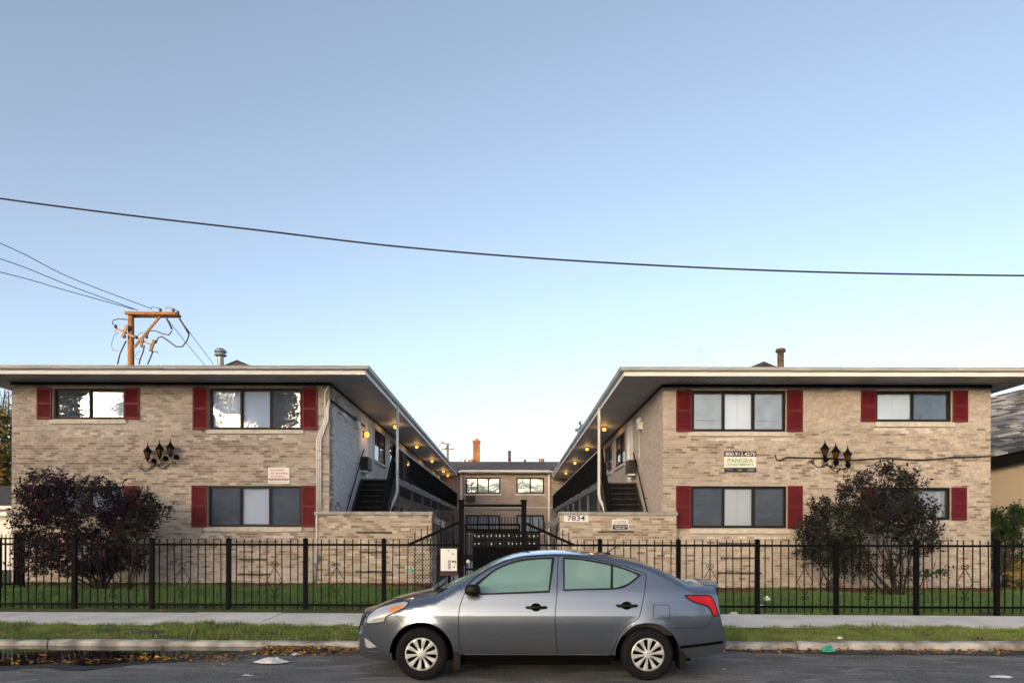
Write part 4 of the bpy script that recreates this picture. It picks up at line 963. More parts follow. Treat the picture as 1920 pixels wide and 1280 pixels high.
# ------------------------------------------------------------------ iron fence and gate
YF = 12.86
def fy(x): return YF+SL*x
def fence_run(posts, lab, orn, hide_last=False):
    xs_ = []
    for p in posts:
        x = X(p, YF)
        for _ in range(4): x = X(p, fy(x))
        xs_.append(x)
    t = thing('iron_fence', lab, 'fence', (sum(xs_)/len(xs_), fy(xs_[0]), 0.2))
    z0 = 0.15; ztop = 1.585; zr1 = 1.475; zr0 = 0.335
    pk = MB().box(-0.008, 0.008, -0.008, 0.008, z0+0.07, ztop).mesh('picket'); pk.materials.append(M['iron'])
    po = MB(); po.box(-0.038, 0.038, -0.038, 0.038, z0-0.1, ztop-0.02).box(-0.045, 0.045, -0.045, 0.045, ztop-0.02, ztop-0.005)
    po.add([(-0.04,-0.04,ztop-0.005), (0.04,-0.04,ztop-0.005), (0.04,0.04,ztop-0.005), (-0.04,0.04,ztop-0.005), (0,0,ztop+0.025)], [(0,1,4), (1,2,4), (2,3,4), (3,0,4)])
    pm = po.mesh('post'); pm.materials.append(M['iron'])
    inv = PINV[t.name]
    def inst(me, name, x):
        o = bpy.data.objects.new(name, me); COL.objects.link(o); o.parent = t; o.matrix_parent_inverse = inv; o.location = (x, fy(x), random.uniform(-0.004, 0.004))
        if name == 'picket': o.rotation_euler = (random.gauss(0, 0.005), random.gauss(0, 0.006), 0)
    for i, x in enumerate(xs_):
        if not (hide_last and i == hide_last-1): inst(pm, 'post', x)
    for i in range(len(xs_)-1):
        a, b = xs_[i], xs_[i+1]; n = max(1, round((b-a)/0.1465))
        for zc_ in (zr0, zr1): build(MB().bar((a+0.038, fy(a), zc_), (b-0.038, fy(b), zc_), 0.032, 0.042), 'rail', M['iron'], t)
        for k in range(1, n): inst(pk, 'picket', a+(b-a)*k/n)
        if i in orn:
            x = a+(b-a)*orn[i]/n; y = fy(x)-0.014; zc_ = 0.80; w = (b-a)/n; h = 0.26; m = MB(); r = 0.007
            m.tube([(x, y, zc_+h), (x+w, y, zc_), (x, y, zc_-h)], r, 5).tube([(x, y, zc_+h), (x-w, y, zc_), (x, y, zc_-h)], r, 5)
            for sx in (-1, 1):
                for sz in (-1, 1): scroll(m, (x+sx*0.042, zc_+sz*(h+0.03)), 0.042, 1.2, math.pi if sx > 0 else 0, -sx*sz, y, 0.006)
            build(m, 'diamond_ornament', M['iron'], t, smooth=True)
    return t
random.seed(2)
fence_run([-300, -152, -4, 140, 285, 429, 573, 720, 865], 'black iron picket fence in front of the left wing', {3: 5, 4: 4, 5: 6, 6: 4}, hide_last=9)
fence_run([982, 1125, 1272, 1420, 1568, 1718, 1869, 2020, 2170], 'black iron picket fence in front of the right wing', {1: 5, 2: 4, 3: 6, 4: 4, 5: 6, 6: 5}, hide_last=1)
# fence running back along the left boundary
t = thing('iron_fence', 'short black picket fence running back beside the left wing', 'fence', (-12.6, 15, 0.2))
pk = MB().box(-0.008, 0.008, -0.008, 0.008, 0.22, 1.66).mesh('picket'); pk.materials.append(M['iron'])
xa, ya, xb, yb = X(-60, 16.8), 16.8, X(42, 17.2), 17.2
for zc_ in (0.42, 1.56): build(MB().bar((xa, ya, zc_), (xb, yb, zc_), 0.03, 0.042), 'rail', M['iron'], t)
for k in range(14):
    o = bpy.data.objects.new('picket', pk); COL.objects.link(o); o.parent = t; o.matrix_parent_inverse = PINV[t.name]; q = k/13; o.location = (xa+(xb-xa)*q, ya+(yb-ya)*q, 0)
for dx in (0, -0.13): box('post', M['iron'], t, xb+dx-0.04, xb+dx+0.04, yb-0.04, yb+0.04, 0.15, 1.70)

# gate between two tall posts
G = thing('iron_gate', 'tall black iron entrance gate between two square posts', 'gate', (X(923, YF), YF, 0.2))
gl, gr = X(865, YF), X(982, YF); zt_ = Z(940, YF)
for x in (gl, gr):
    p = box('gate_post', M['iron'], G, x-0.048, x+0.048, YF-0.048, YF+0.048, 0.1, zt_)
    box('post_cap', M['iron'], p, x-0.06, x+0.06, YF-0.06, YF+0.06, zt_, zt_+0.035, bevel=0.01)
build(MB().box(gl+0.048, gr-0.048, YF-0.025, YF+0.025, Z(950, YF), Z(945, YF)), 'header_rail', M['iron'], G)
build(MB().box(gl+0.06, gr-0.06, YF-0.02, YF+0.02, Z(957.5, YF), Z(954, YF)), 'header_rail', M['steel_dark'], G)
leaf = MB(); la, lb = gl+0.065, gr-0.065; lz = Z(981, YF)
leaf.box(la, la+0.035, YF-0.018, YF+0.018, 0.28, lz).box(lb-0.035, lb, YF-0.018, YF+0.018, 0.28, lz)
for z in (lz-0.02, Z(993, YF), 1.02, 0.32): leaf.box(la+0.035, lb-0.035, YF-0.016, YF+0.016, z-0.02, z+0.02)
lf = build(leaf, 'gate_leaf', M['iron'], G)
n = 18
for k in range(1, n):
    x = la+(lb-la)*k/n; box('picket', M['iron'], lf, x-0.008, x+0.008, YF-0.034, YF-0.018, 0.30, lz+(0.12 if k % 1 == 0 else 0))
build(MB().lathe((la+0.07, YF-0.06, Z(1052, YF)), [(0.0,-0.04), (0.03,-0.03), (0.036,0.0), (0.02,0.03), (0.015,0.05), (0,0.05)], 12, axis='Y'), 'door_knob', M['white_paint'], lf, smooth=True)
for (p0, p1) in (((766, 1021), (861, 979)), ((1078, 1022), (987, 981))):
    a, b = PT(p0[0], p0[1], YF-0.005), PT(p1[0], p1[1], YF-0.005); build(MB().bar(a, b, 0.034, 0.05), 'brace', M['iron'], G)
    for k in range(1, 8):
        q = k/8; x = a.x+(b.x-a.x)*q; zz = a.z+(b.z-a.z)*q; box('picket', M['iron'], G, x-0.008, x+0.008, YF-0.008, YF+0.008, 1.50, zz+0.20)
# expanded metal guard next to the gate
ex = MB(); xa, xb, za, zb = X(776, YF), X(861, YF), 0.30, 1.75; y = YF+0.03; cw, chh = 0.062, 0.034
ni, nj = int((xb-xa)/cw), int((zb-za)/chh)
for i in range(ni):
    for j in range(nj):
        x, z = xa+i*cw, za+j*chh
        top = 1.48+(x-xa)/(xb-xa)*0.42
        if z > top: continue
        o_ = cw/2 if j % 2 else 0
        ex.bar((x+o_, y, z), (x+o_+cw/2, y, z+chh), 0.006, 0.010, up=(0,1,0)); ex.bar((x+o_, y, z), (x+o_-cw/2, y, z+chh), 0.006, 0.010, up=(0,1,0))
build(ex, 'expanded_mesh', M['iron'], G, kind='stuff')
it = thing('intercom_panel', 'pale grey intercom call panel mounted beside the gate', 'intercom', (X(842, YF), YF, 0.9)); yi = YF-0.10
box('backplate', M['iron_brown'], it, X(826, YF), X(860, YF), yi+0.001, YF-0.01, Z(1078, YF), Z(1027, YF))
box('case', M['sign_white'], it, X(828, YF), X(858, YF), yi-0.06, yi, Z(1069, YF), Z(1028, YF), bevel=0.006)
yq = yi-0.062; q = lambda a, b, c, d, m, nm: box(nm, M[m], it, X(a, YF), X(b, YF), yq-0.004, yq+0.001, Z(d, YF), Z(c, YF))
q(829.5, 839.5, 1031, 1066, 'sign_white', 'directory'); q(841.5, 847, 1049, 1066, 'box_grey', 'directory'); q(849, 853, 1037, 1038.6, 'black_trim', 'slot'); q(848.5, 854, 1050, 1053, 'steel_dark', 'keypad'); q(855, 856.5, 1050, 1055, 'black_trim', 'slot'); q(851.5, 854, 1060.5, 1063, 'black_trim', 'button'); q(841, 844, 1031.5, 1033, 'steel_dark', 'badge')
box('stalk', M['iron'], it, X(840, YF), X(846, YF), YF-0.05, YF-0.012, 0.2, Z(1070, YF))

# ------------------------------------------------------------------ overhead lines
def wire(name, lab, pts, r, n=6, group=None):
    P_ = [Vector(p) for p in pts]; out = []
    for i in range(len(P_)-1):
        for k in range(8):
            t = k/8; p0 = P_[max(i-1, 0)]; p1 = P_[i]; p2 = P_[i+1]; p3 = P_[min(i+2, len(P_)-1)]
            out.append(0.5*((2*p1)+(p2-p0)*t+(2*p0-5*p1+4*p2-p3)*t*t+(3*p1-p0-3*p2+p3)*t**3))
    out.append(P_[-1]); o = build(MB().tube(out, r, n), name, M['cable'], smooth=True); return tag(o, lab, 'cable', group)
wire('overhead_cable', 'thick black cable sagging across the whole sky', [PT(a, b, 11.0) for a, b in ((-500,297), (-200,343), (0,374), (250,406), (480,432), (760,464), (1100,490), (1500,508), (1920,515), (2300,514))], 0.0135)
YP = 30.0
for i, (y0, y1, ex_, dd) in enumerate(((458,580,284,1.0), (487,583,258,0.6), (512,581,250,0.2))):
    wire('power_line', ('upper', 'middle', 'lower')[i]+' thin wire running from the wooden pole to the left edge', [PT(-350, y0-(y1-y0)*1.1, YP-9), PT(0, y0, YP-4), PT(130, y0+(y1-y0)*0.52, YP-2), PT(ex_, y1, YP)], 0.016, 5, 'wires on the pole')
# wooden utility pole
U = thing('utility_pole', 'sunlit wooden utility pole with crossarms behind the left roof', 'pole', (X(245, YP), YP, 0.2))
px_ = X(245, YP); ztp = Z(588, YP)
build(MB().tube([(px_, YP, 0), (px_, YP, Z(684, YP)), (px_, YP, ztp)], [0.17, 0.135, 0.125], 14), 'pole', M['pole_wood'], U, smooth=True)
def pbar(a, b, w, h, nm, m='pole_wood', dy=0.0, dy2=None): return build(MB().bar(PT(a[0], a[1], YP+dy), PT(b[0], b[1], YP+(dy if dy2 is None else dy2)), w, h), nm, M[m], U)
pbar((234, 588), (329, 589), 0.10, 0.12, 'crossarm', dy=-0.20); pbar((250, 594), (338, 594), 0.10, 0.11, 'crossarm', dy=0.20)
pbar((299, 595), (251, 652), 0.06, 0.09, 'brace', dy=-0.10)
pbar((216, 616), (284, 648), 0.07, 0.08, 'lower_arm', 'steel_dark', dy=-0.18)
pbar((238, 610), (228, 634), 0.06, 0.12, 'fuse_cutout', 'steel_dark', dy=-0.25); pbar((289, 638), (281, 660), 0.07, 0.12, 'fuse_cutout', 'grey_wood', dy=-0.3); pbar((281, 657), (296, 662), 0.05, 0.05, 'fuse_arm', 'grey_wood', dy=-0.3); pbar((267, 634), (264, 652), 0.06, 0.10, 'fuse_cutout', 'grey_wood', dy=-0.25)
for (a, b) in ((300,582), (324,582), (333,587)): build(MB().lathe(PT(a, b+5, YP-0.1), [(0.03,0), (0.07,0.03), (0.04,0.05), (0.08,0.09), (0.05,0.12), (0.06,0.17), (0,0.19)], 10), 'insulator', M['steel_dark'], U, smooth=True)
for (a, b) in ((216,613), (240,616), (233,632), (254,633), (274,633)): build(MB().lathe(PT(a, b, YP-0.25), [(0.0,-0.08), (0.07,-0.05), (0.05,0.0), (0.08,0.03), (0.0,0.09)], 8), 'insulator', M['steel_dark'], U, smooth=True)
def pw(pts, r=0.022, nm='jumper_wire'): build(MB().tube([PT(a, b, YP-0.2) for a, b in pts], r, 5), nm, M['cable'], U, smooth=True)
pw([(216,613), (210,607), (212,601), (222,599), (238,600)]); pw([(236,640), (230,652), (224,665), (220,684)], 0.03); pw([(218,618), (214,622), (217,626)], 0.01); pw([(222,624), (213,630), (208,648), (211,657), (222,659)], 0.010)
pw([(270,648), (268,660), (262,675), (260,684)], 0.03); pw([(286,660), (281,673), (276,684)], 0.03); pw([(275,632), (279,622), (290,621), (305,627), (316,629), (322,621)], 0.025); pw([(291,645), (296,634), (303,632), (315,640), (330,651), (341,651), (350,640), (354,628)], 0.03)
pw([(258,634), (259,627), (268,624)], 0.012); pw([(283,580), (285,576), (290,577), (300,580)], 0.014); pw([(309,581), (312,577), (318,578), (326,581), (333,585)], 0.014); pw([(262,658), (252,668), (255,674), (265,675)], 0.010)
for (a, b, c, d) in ((336,598,354,627), (312,598,322,618)): pw([(a, b), (c, d)], 0.04, 'strain_insulator')
for (a, b, c, d) in ((336,598,402,686), (312,598,384,686)):
    wire('power_line', ('outer' if a > 330 else 'inner')+' wire dropping right from the wooden pole to the roof', [PT(a, b, YP), PT((a+c)/2, (b+d)/2+1, YP+6), PT(c, d, YP+14)], 0.016, 5, 'wires on the pole')
# small far pole over the court
yp2 = 95; t = thing('utility_pole', 'far small utility pole with crossarms beyond the courtyard roof', 'pole', (X(839, yp2), yp2, 0))
build(MB().tube([(X(839, yp2), yp2, 0), (X(839, yp2), yp2, Z(831, yp2))], 0.17, 8), 'pole', M['grey_wood'], t)
for (a, b) in (((826,830), (844,833)), ((828,842), (852,842))): build(MB().bar(PT(a[0], a[1], yp2-0.25), PT(b[0], b[1], yp2-0.25), 0.14, 0.16), 'crossarm', M['grey_wood'], t)
for a in ((823,836), (828,831), (834,842)): build(MB().bar(PT(a[0], a[1], yp2-0.3), PT(a[0]+3, a[1]-4, yp2-0.3), 0.12, 0.12), 'insulator', M['steel_dark'], t)
# ------------------------------------------------------------------ shrubs and trees
def foliage(blobs, ntwig, nleaf, size, cols, rng, up=0.6, shoots=0, w=0.45, droop=0.0, holes=()):
    """leaves set along real twigs; returns leaf mesh builder and twig mesh builder"""
    lv, tw = MB(), MB(); tot = sum(b[3] for b in blobs)
    for i in range(ntwig+shoots):
        q = rng.uniform(0, tot)
        for b in blobs:
            q -= b[3]
            if q <= 0: break
        c = Vector(b[0]); r = Vector(b[1])
        while True:
            v = Vector((rng.uniform(-1,1), rng.uniform(-1,1), rng.uniform(-1,1)))
            if v.length <= 1: break
        if i >= ntwig: v = v.normalized()*0.92; v.z = abs(v.z)*0.9+0.15
        else: v = v.normalized()*(v.length**0.55)
        p = c+Vector((v.x*r.x, v.y*r.y, v.z*r.z))
        if any(((p.x-h[0])/h[2])**2+((p.z-h[1])/h[3])**2 < 1 for h in holes): continue
        d = (Vector((v.x, v.y, v.z*0.6))*0.8+Vector((0, 0, up if i < ntwig else 1.6))+Vector((rng.gauss(0,.45), rng.gauss(0,.45), rng.gauss(0,.35)))).normalized()
        L_ = b[2]*rng.uniform(0.6, 1.25)*(1.15 if i >= ntwig else 1)
        pts = [p-d*L_*0.5, p+Vector((0,0,0.03)), p+d*L_*0.5+Vector((rng.gauss(0,.04), rng.gauss(0,.04), -droop*L_))]
        if i % 2 == 0 or i >= ntwig: tw.tube(pts, [0.007, 0.005, 0.002], 3, cap=False)
        base_c = cols[min(len(cols)-1, int(rng.random()**1.3*len(cols)))]
        for k in range(nleaf):
            t = (k+0.6)/nleaf; pp = pts[0].lerp(pts[1], t*2) if t < 0.5 else pts[1].lerp(pts[2], t*2-1)
            a = k*2.4+rng.uniform(-.4,.4); o = d.orthogonal().normalized(); o2 = d.cross(o); out = (o*math.cos(a)+o2*math.sin(a))
            ld = (out*0.8+d*0.55+Vector((0,0,rng.uniform(-0.35,0.15)))).normalized(); s = size*rng.uniform(0.5, 1.35)
            nr = (ld.cross(Vector((rng.gauss(0,1), rng.gauss(0,1), rng.gauss(0,1))))).normalized(); nr = (nr+Vector((0,0,0.8))).normalized()
            b_ = ld.cross(nr).normalized(); nr = b_.cross(ld); f = rng.uniform(0.75, 1.3); lv.col = tuple(x*f for x in base_c)
            lv.add([pp, pp+ld*s*0.45+b_*s*w/2+nr*s*0.06, pp+ld*s+nr*(-s*0.12), pp+ld*s*0.45-b_*s*w/2+nr*s*0.06], [(0,1,2), (0,2,3)])
    return lv, tw
def limbs(mb, base, targets, r0, rng, n=5):
    for tg in targets:
        b = Vector(base)+Vector((rng.gauss(0,.07), rng.gauss(0,.05), 0)); tg = Vector(tg); pts = []; rs = []
        for i in range(n+1):
            t = i/n; p = b.lerp(tg, t)+Vector((rng.gauss(0,.05), rng.gauss(0,.05), 0))*(1 if 0 < i < n else 0); p.z += 0.25*math.sin(t*math.pi)*(tg-b).length*0.2; pts.append(p); rs.append(r0*(1-0.8*t))
        mb.tube(pts, rs, 6)
def plant(name, lab, cat, base, blobs, ntwig, nleaf, size, cols, seed, stems=8, r0=0.035, group=None, kw={}):
    rng = random.Random(seed); t = thing(name, lab, cat, base, group)
    lv, tw = foliage(blobs, ntwig, nleaf, size, cols, rng, **kw)
    st = MB(); tg = [Vector(b[0])+Vector((rng.gauss(0, b[1][0]*0.35), rng.gauss(0, b[1][1]*0.35), rng.uniform(-0.2, 0.4)*b[1][2])) for b in (blobs*4)[:max(stems, len(blobs))]]
    limbs(st, base, tg, r0, rng)
    build(st, 'trunk', M['bark'], t, smooth=True); tw.col = None; build(tw, 'twigs', M['bark'], t)
    build(lv, 'crown', M['leaf'], t); return t
PURPLE = [(0.010,0.008,0.013), (0.016,0.009,0.016), (0.028,0.009,0.018), (0.013,0.011,0.018), (0.046,0.014,0.024)]
PGREEN = [(0.016,0.019,0.016), (0.012,0.010,0.013), (0.022,0.028,0.018), (0.022,0.011,0.015), (0.036,0.050,0.026)]
GREENS = [(0.020,0.045,0.018), (0.030,0.065,0.022), (0.045,0.085,0.030), (0.016,0.035,0.016)]
D1 = 16.9
def B1(px, py, rx, rz, wt, L=0.34, d=D1, ry=None): p = PT(px, py, d); s = d/F; return ((p.x, d, p.z), (rx*s, (ry or rx*0.6)*s if False else min(0.9, rx*s*0.7), rz*s), L, wt)
plant('purple_leaf_shrub', 'broad dark purple leaved shrub in front of the left wing', 'shrub', (X(190, D1), D1, 0.25),
      [B1(165,960,108,56,5), B1(85,930,46,42,1.6), B1(245,965,52,44,1.6), B1(165,1040,92,42,3), B1(75,1045,50,40,1.1), B1(225,1050,50,38,1.0), B1(60,990,36,36,0.8)],
      1180, 10, 0.105, PURPLE, 5, stems=12, kw=dict(shoots=120, holes=[(X(148,D1), Z(928,D1), 0.30, 0.28), (X(252,D1), Z(926,D1), 0.22, 0.24), (X(200,D1), Z(1005,D1), 0.2, 0.13), (X(110,D1), Z(1000,D1), 0.14, 0.12), (X(232,D1), Z(1078,D1), 0.3, 0.15)]))
plant('purple_leaf_shrub_edge', 'x', 'shrub', (X(250, D1), D1-0.2, 0.25), [B1(285,962,36,16,1,d=D1-0.3), B1(252,990,36,30,1.2,d=D1-0.4), B1(270,935,16,14,0.4,d=D1-0.3)], 110, 9, 0.085, PGREEN, 15, stems=5, r0=0.02, kw=dict(up=0.1))
bpy.data.objects['purple_leaf_shrub_edge']['label'] = 'loose green tinged shrub spreading right of the large purple shrub'; bpy.data.objects['purple_leaf_shrub_edge'].name = 'spreading_shrub'
D2 = 16.4
plant('purple_leaf_tree', 'dark purple leaved small tree before the right wing', 'tree', (X(1678, D2), D2, 0.2),
      [B1(1668,965,56,46,2.6,d=D2), B1(1604,932,32,34,0.8,d=D2), B1(1568,990,54,44,2.0,d=D2), B1(1522,1000,30,20,0.5,d=D2), B1(1660,885,10,18,0.14,d=D2), B1(1690,895,9,18,0.12,d=D2), B1(1720,1000,42,40,1.3,d=D2), B1(1655,905,38,28,0.7,d=D2), B1(1715,915,18,26,0.35,d=D2), B1(1540,960,24,22,0.35,d=D2), B1(1690,1070,34,28,0.4,d=D2), B1(1740,955,20,16,0.25,d=D2)],
      860, 10, 0.10, PGREEN[:3]+PURPLE[:2]+PGREEN[4:], 6, stems=9, r0=0.03, kw=dict(shoots=110, holes=[(X(1662,D2), Z(1018,D2), 0.3, 0.16), (X(1640,D2), Z(925,D2), 0.16, 0.12), (X(1735,D2), Z(935,D2), 0.2, 0.16)]))
plant('low_green_shrub', 'low green shrub under the left side of the small purple tree', 'shrub', (X(1570, D2), D2+0.5, 0.2),
      [B1(1560,1030,62,22,2,d=D2+0.3), B1(1600,1050,42,30,1,d=D2+0.2)], 330, 10, 0.085, PGREEN+GREENS[:2], 8, stems=7, r0=0.025, kw=dict(up=0.0, droop=0.2))
# dead lower sprig to the right
plant('small_sprig', 'thin leafy sprig low beside the small purple tree', 'plant', (X(1700, D2), D2-0.2, 0.2), [B1(1755,1072,20,8,1,d=D2-0.2)], 16, 8, 0.09, GREENS, 9, stems=3, r0=0.015, kw=dict(up=0.0))
# greenery of the neighbours
plant('evergreen_branch_shrub', 'dark green spreading shrub at the corner of the right wing', 'shrub', (X(1885, 19), 19, 0.2), [B1(1893,978,34,9,1,d=19), B1(1880,1000,30,9,1,d=19.2), B1(1866,965,12,10,.4,d=19), B1(1905,958,14,9,.4,d=18.8), B1(1890,1040,36,36,1.2,d=19.6)], 420, 10, 0.10, GREENS, 12, stems=8, kw=dict(up=0.1))
plant('yellow_flower_bush', 'yellow leaved bush behind the fence at the right edge', 'bush', (X(1910, 17.5), 17.5, 0.2), [B1(1916,1085,22,28,1,d=17.5)], 90, 8, 0.07, [(0.35,0.26,0.03), (0.25,0.22,0.04), (0.06,0.08,0.03)], 13, stems=5, r0=0.015)
AUT = [(0.05,0.085,0.025), (0.10,0.12,0.03), (0.26,0.15,0.03), (0.035,0.06,0.02), (0.32,0.20,0.05)]
plant('autumn_tree', 'green and orange autumn tree at the left edge behind the wing', 'tree', (X(-20, 30), 30, 0.2), [((X(-10,30), 30, Z(850,30)), (1.5,1.4,2.0), 0.5, 3), ((X(-25,30), 30, Z(900,30)), (1.4,1.4,1.3), 0.5, 1.6), ((X(5,30), 30, Z(800,30)), (0.9,1,0.9), 0.5, 0.6)], 620, 10, 0.20, AUT, 14, stems=7, r0=0.09)
rng = random.Random(4); t = thing('bare_tree', 'leafless tree with fine branches at the left edge', 'tree', (X(-5, 45), 45, 0))
tk = MB(); limbs(tk, (X(-5,45), 45, 0), [(X(a,45)+rng.gauss(0,.3), 45, Z(b,45)) for a, b in ((-10,740), (5,730), (15,752), (20,775), (-20,760), (12,735), (18,760), (2,770))], 0.14, rng, 7); build(tk, 'trunk', M['bark'], t, smooth=True)
tk = MB()
for i in range(70):
    p = PT(rng.uniform(-25,20), rng.uniform(740,800), 45); tk.tube([p, p+Vector((rng.gauss(0,.3), 0, rng.uniform(0.3,1.0)))], [0.02, 0.006], 3, cap=False)
build(tk, 'twigs', M['bark'], t)
# weeds rooted in the right gutter
for i, (px, py, d) in enumerate(((1085,800,23.5), (1091,790,22.6))):
    x = WR['xe']-0.06; yy = x*F/(px-960)
    plant('gutter_weed', ('farther' if i == 0 else 'nearer')+' tuft of weed growing in the right gutter', 'weed', (x, yy, WR['zt']+0.17), [((x, yy, WR['zt']+0.30), (0.14,0.14,0.10), 0.16, 1)], 8, 8, 0.08, GREENS, 30+i, stems=3, r0=0.006, group='weeds in the gutter')

# ------------------------------------------------------------------ neighbours
n = thing('neighbour_house', 'tan stucco house with grey shingle roof at the right edge', 'house', (17, 20, 0.2))
xw = X(1857, 24)+0.6; 
box('wall', M['stucco'], n, X(1850, 22), 30, 22.0, 34, 0.1, Z(852, 22))
# roof pitch seen end-on: eave rises to the right
ya, yb = 21.3, 30.0; xl = 14.4
def rp(u, v):
    x = xl+(32-xl)*u; return Vector((x, ya, 4.156+0.206*(x-14.93))).lerp(Vector((x, yb, 7.777+0.2376*(x-21.02))), v)
rf = MB(); dn = Vector((0, 0.25, -0.42))
dk = Vector((0,0,-0.10))
rf.add([rp(0,0)+dk, rp(1,0)+dk, rp(1,1)+dk, rp(0,1)+dk, rp(0,0)+dn, rp(1,0)+dn, rp(1,1)+dn, rp(0,1)+dn], [(0,1,2,3), (4,7,6,5), (0,4,5,1), (1,5,6,2), (2,6,7,3), (3,7,4,0)])
nr = build(rf, 'roof', M['black_trim'], n, fix=True)
sh = MB(); rows = 26; random.seed(14); cols_ = [(0.12,0.12,0.125), (0.24,0.24,0.24), (0.05,0.05,0.055), (0.40,0.39,0.38), (0.16,0.16,0.17)]
nrm = (rp(1,0)-rp(0,0)).cross(rp(0,1)-rp(0,0)).normalized()
for r in range(rows):
    v0, v1 = r/rows, (r+1.12)/rows; u = random.uniform(-0.004, 0)
    while u < 0.62:
        du = random.uniform(0.012, 0.030); h = random.uniform(0.014, 0.055); sh.col = random.choice(cols_)
        a, b, c, d = rp(max(u,0), v0)+nrm*h, rp(u+du-0.0006, v0)+nrm*h, rp(u+du-0.0006, min(v1,1))+nrm*0.004, rp(max(u,0), min(v1,1))+nrm*0.004
        sh.add([a, b, c, d, a-nrm*(h+0.03), b-nrm*(h+0.03)], [(0,1,2,3), (0,4,5,1), (1,5,2), (0,3,4)]); u += du
build(sh, 'shingles', mat('neighbour_shingle', (0.8,)*3, (1.2,)*3, 0.95, scale=20, bump=0.3, attr='Col'), nr, kind='stuff')
cf = thing('chain_link_fence', 'chain link fence with steel rail by the stucco house', 'fence', (X(1890,20.5), 20.5, 0.2))
build(MB().tube([PT(1856,1010,20.5), PT(2000,1008,20.5)], 0.025, 8), 'top_rail', M['steel_dark'], cf, smooth=True)
for px in (1862, 1925): build(MB().tube([PT(px, 1010, 20.5), (X(px,20.5), 20.5, 0.2)], 0.03, 8), 'post', M['galv'], cf, smooth=True)
cl = MB(); x0, x1, z1 = X(1858, 20.5), X(1990, 20.5), Z(1010, 20.5); k = 0.075; i = 0
while x0+i*k < x1+1.4:
    xx = x0+i*k
    for sgn_ in (1, -1):
        a = Vector((xx, 20.5, 0.25)); b = Vector((xx+sgn_*(z1-0.25), 20.5, z1)); cl.bar(a, b, 0.004, 0.004)
    i += 1
build(cl, 'wire_mesh', M['galv'], cf, kind='stuff')
g = thing('garage', 'white garage with dark roof at the left edge behind the fence', 'garage', (X(0, 27), 27, 0.2))
box('wall', M['white_paint'], g, X(-220, 26), X(28, 26), 26, 32, 0.1, Z(957, 26))
for k in range(12): box('siding_board', M['white_paint'], g, X(-200, 26), X(26, 26), 25.97, 25.999, 0.3+k*0.21, 0.3+k*0.21+0.195)
gr_ = MB(); y0 = 25.6; gr_.add([(X(-240,y0), y0, Z(949,y0)), (X(40,y0), y0, Z(949,y0)), (X(40,y0)-1.2, 29, Z(912,29)), (X(-240,y0), 29, Z(912,29)), (X(40,y0), 33, Z(949,y0)), (X(-240,y0), 33, Z(949,y0))], [(0,1,2,3), (1,4,2), (2,4,5,3)])
build(gr_, 'roof', M['shingle'], g); box('fascia', M['white_paint'], g, X(-240,y0), X(40,y0), y0-0.03, y0, Z(956,y0), Z(949.5,y0)); box('light_strip', M['white_paint'], g, X(-40,25.7), X(16,25.7), 25.6, 25.9, Z(968,25.7), Z(961,25.7))

# ------------------------------------------------------------------ behind the viewer: unseen row added as shade, trees mirrored in the glass
def block(x0, x1, h, lab, m):
    b = thing('shade_row', lab, 'house', ((x0+x1)/2, -122, 0)); y1 = -120.0
    box('wall', m, b, x0+0.02, x1-0.02, -131, y1, -0.2, h); box('parapet', M['limestone'], b, x0+0.02, x1-0.02, -131.05, y1+0.06, h+0.002, h+0.18)
    for r in range(5):
        x = x0+1.2
        while x < x1-2.2:
            z0 = 0.9+r*3.1; box('window', M['screen'], b, x, x+1.3, y1+0.002, y1+0.05, z0, z0+1.5); box('sill', M['limestone'], b, x-0.1, x+1.4, y1+0.002, y1+0.12, z0-0.14, z0-0.005); x += 4.2
for i, x in enumerate((-140, -108, -76, -44, -12, 20, 52, 84)): block(x, x+32, 16.9+(0.25, 0.0, 0.15, 0.05, 0.2, 0.1, 0.3, 0.0)[i], 'brown brick row house far across the street, '+('first', 'second', 'third', 'fourth', 'fifth', 'sixth', 'seventh', 'eighth')[i]+' from the left', M['brick_shade_row'])
def street_tree(x, y, h, seed, lab):
    rng = random.Random(seed); t = thing('street_tree', lab, 'tree', (x, y, 0), 'street trees across the road')
    st = MB(); st.tube([(x, y, 0), (x+.1, y, h*0.2), (x, y, h*0.35)], [0.28, 0.22, 0.2], 10); tips = []
    for k in range(10):
        a = rng.uniform(0, 6.28); r = rng.uniform(1.5, 4.0); tp = Vector((x+r*math.cos(a), y+r*math.sin(a)*0.8, rng.uniform(h*0.52, h))); tips.append(tp)
        limbs(st, (x, y, h*0.33), [tp], 0.12, rng, 6)
        for q in range(7):
            b = Vector((x, y, h*0.33)).lerp(tp, rng.uniform(0.4, 1)); st.tube([b, b+Vector((rng.gauss(0,.5), rng.gauss(0,.5), rng.uniform(0.2,.9))), b+Vector((rng.gauss(0,.9), rng.gauss(0,.9), rng.uniform(0.6,1.6)))], [0.03, 0.02, 0.008], 4, cap=False)
    build(st, 'trunk', M['bark'], t)
    lv, tw = foliage([(tuple(p), (1.5,1.5,1.3), 0.6, 1) for p in tips], (2600 if x < 0 else 350), 8, 0.27 if x < 0 else 0.19, AUT, rng); build(lv, 'crown', M['leaf'], t)
for i, (x, y, h) in enumerate(((-29,-10,15.0), (-23.5,-11,14.5), (-17,-10,15.5), (9,-10.5,8.5), (27,-10,11.0))): street_tree(x, y, h, 60+i, 'thinning street tree across the road, '+('first', 'second', 'third', 'fourth', 'fifth')[i]+' from the left')  # left crowns thickened, one tree added, to cover sky glare in the glass

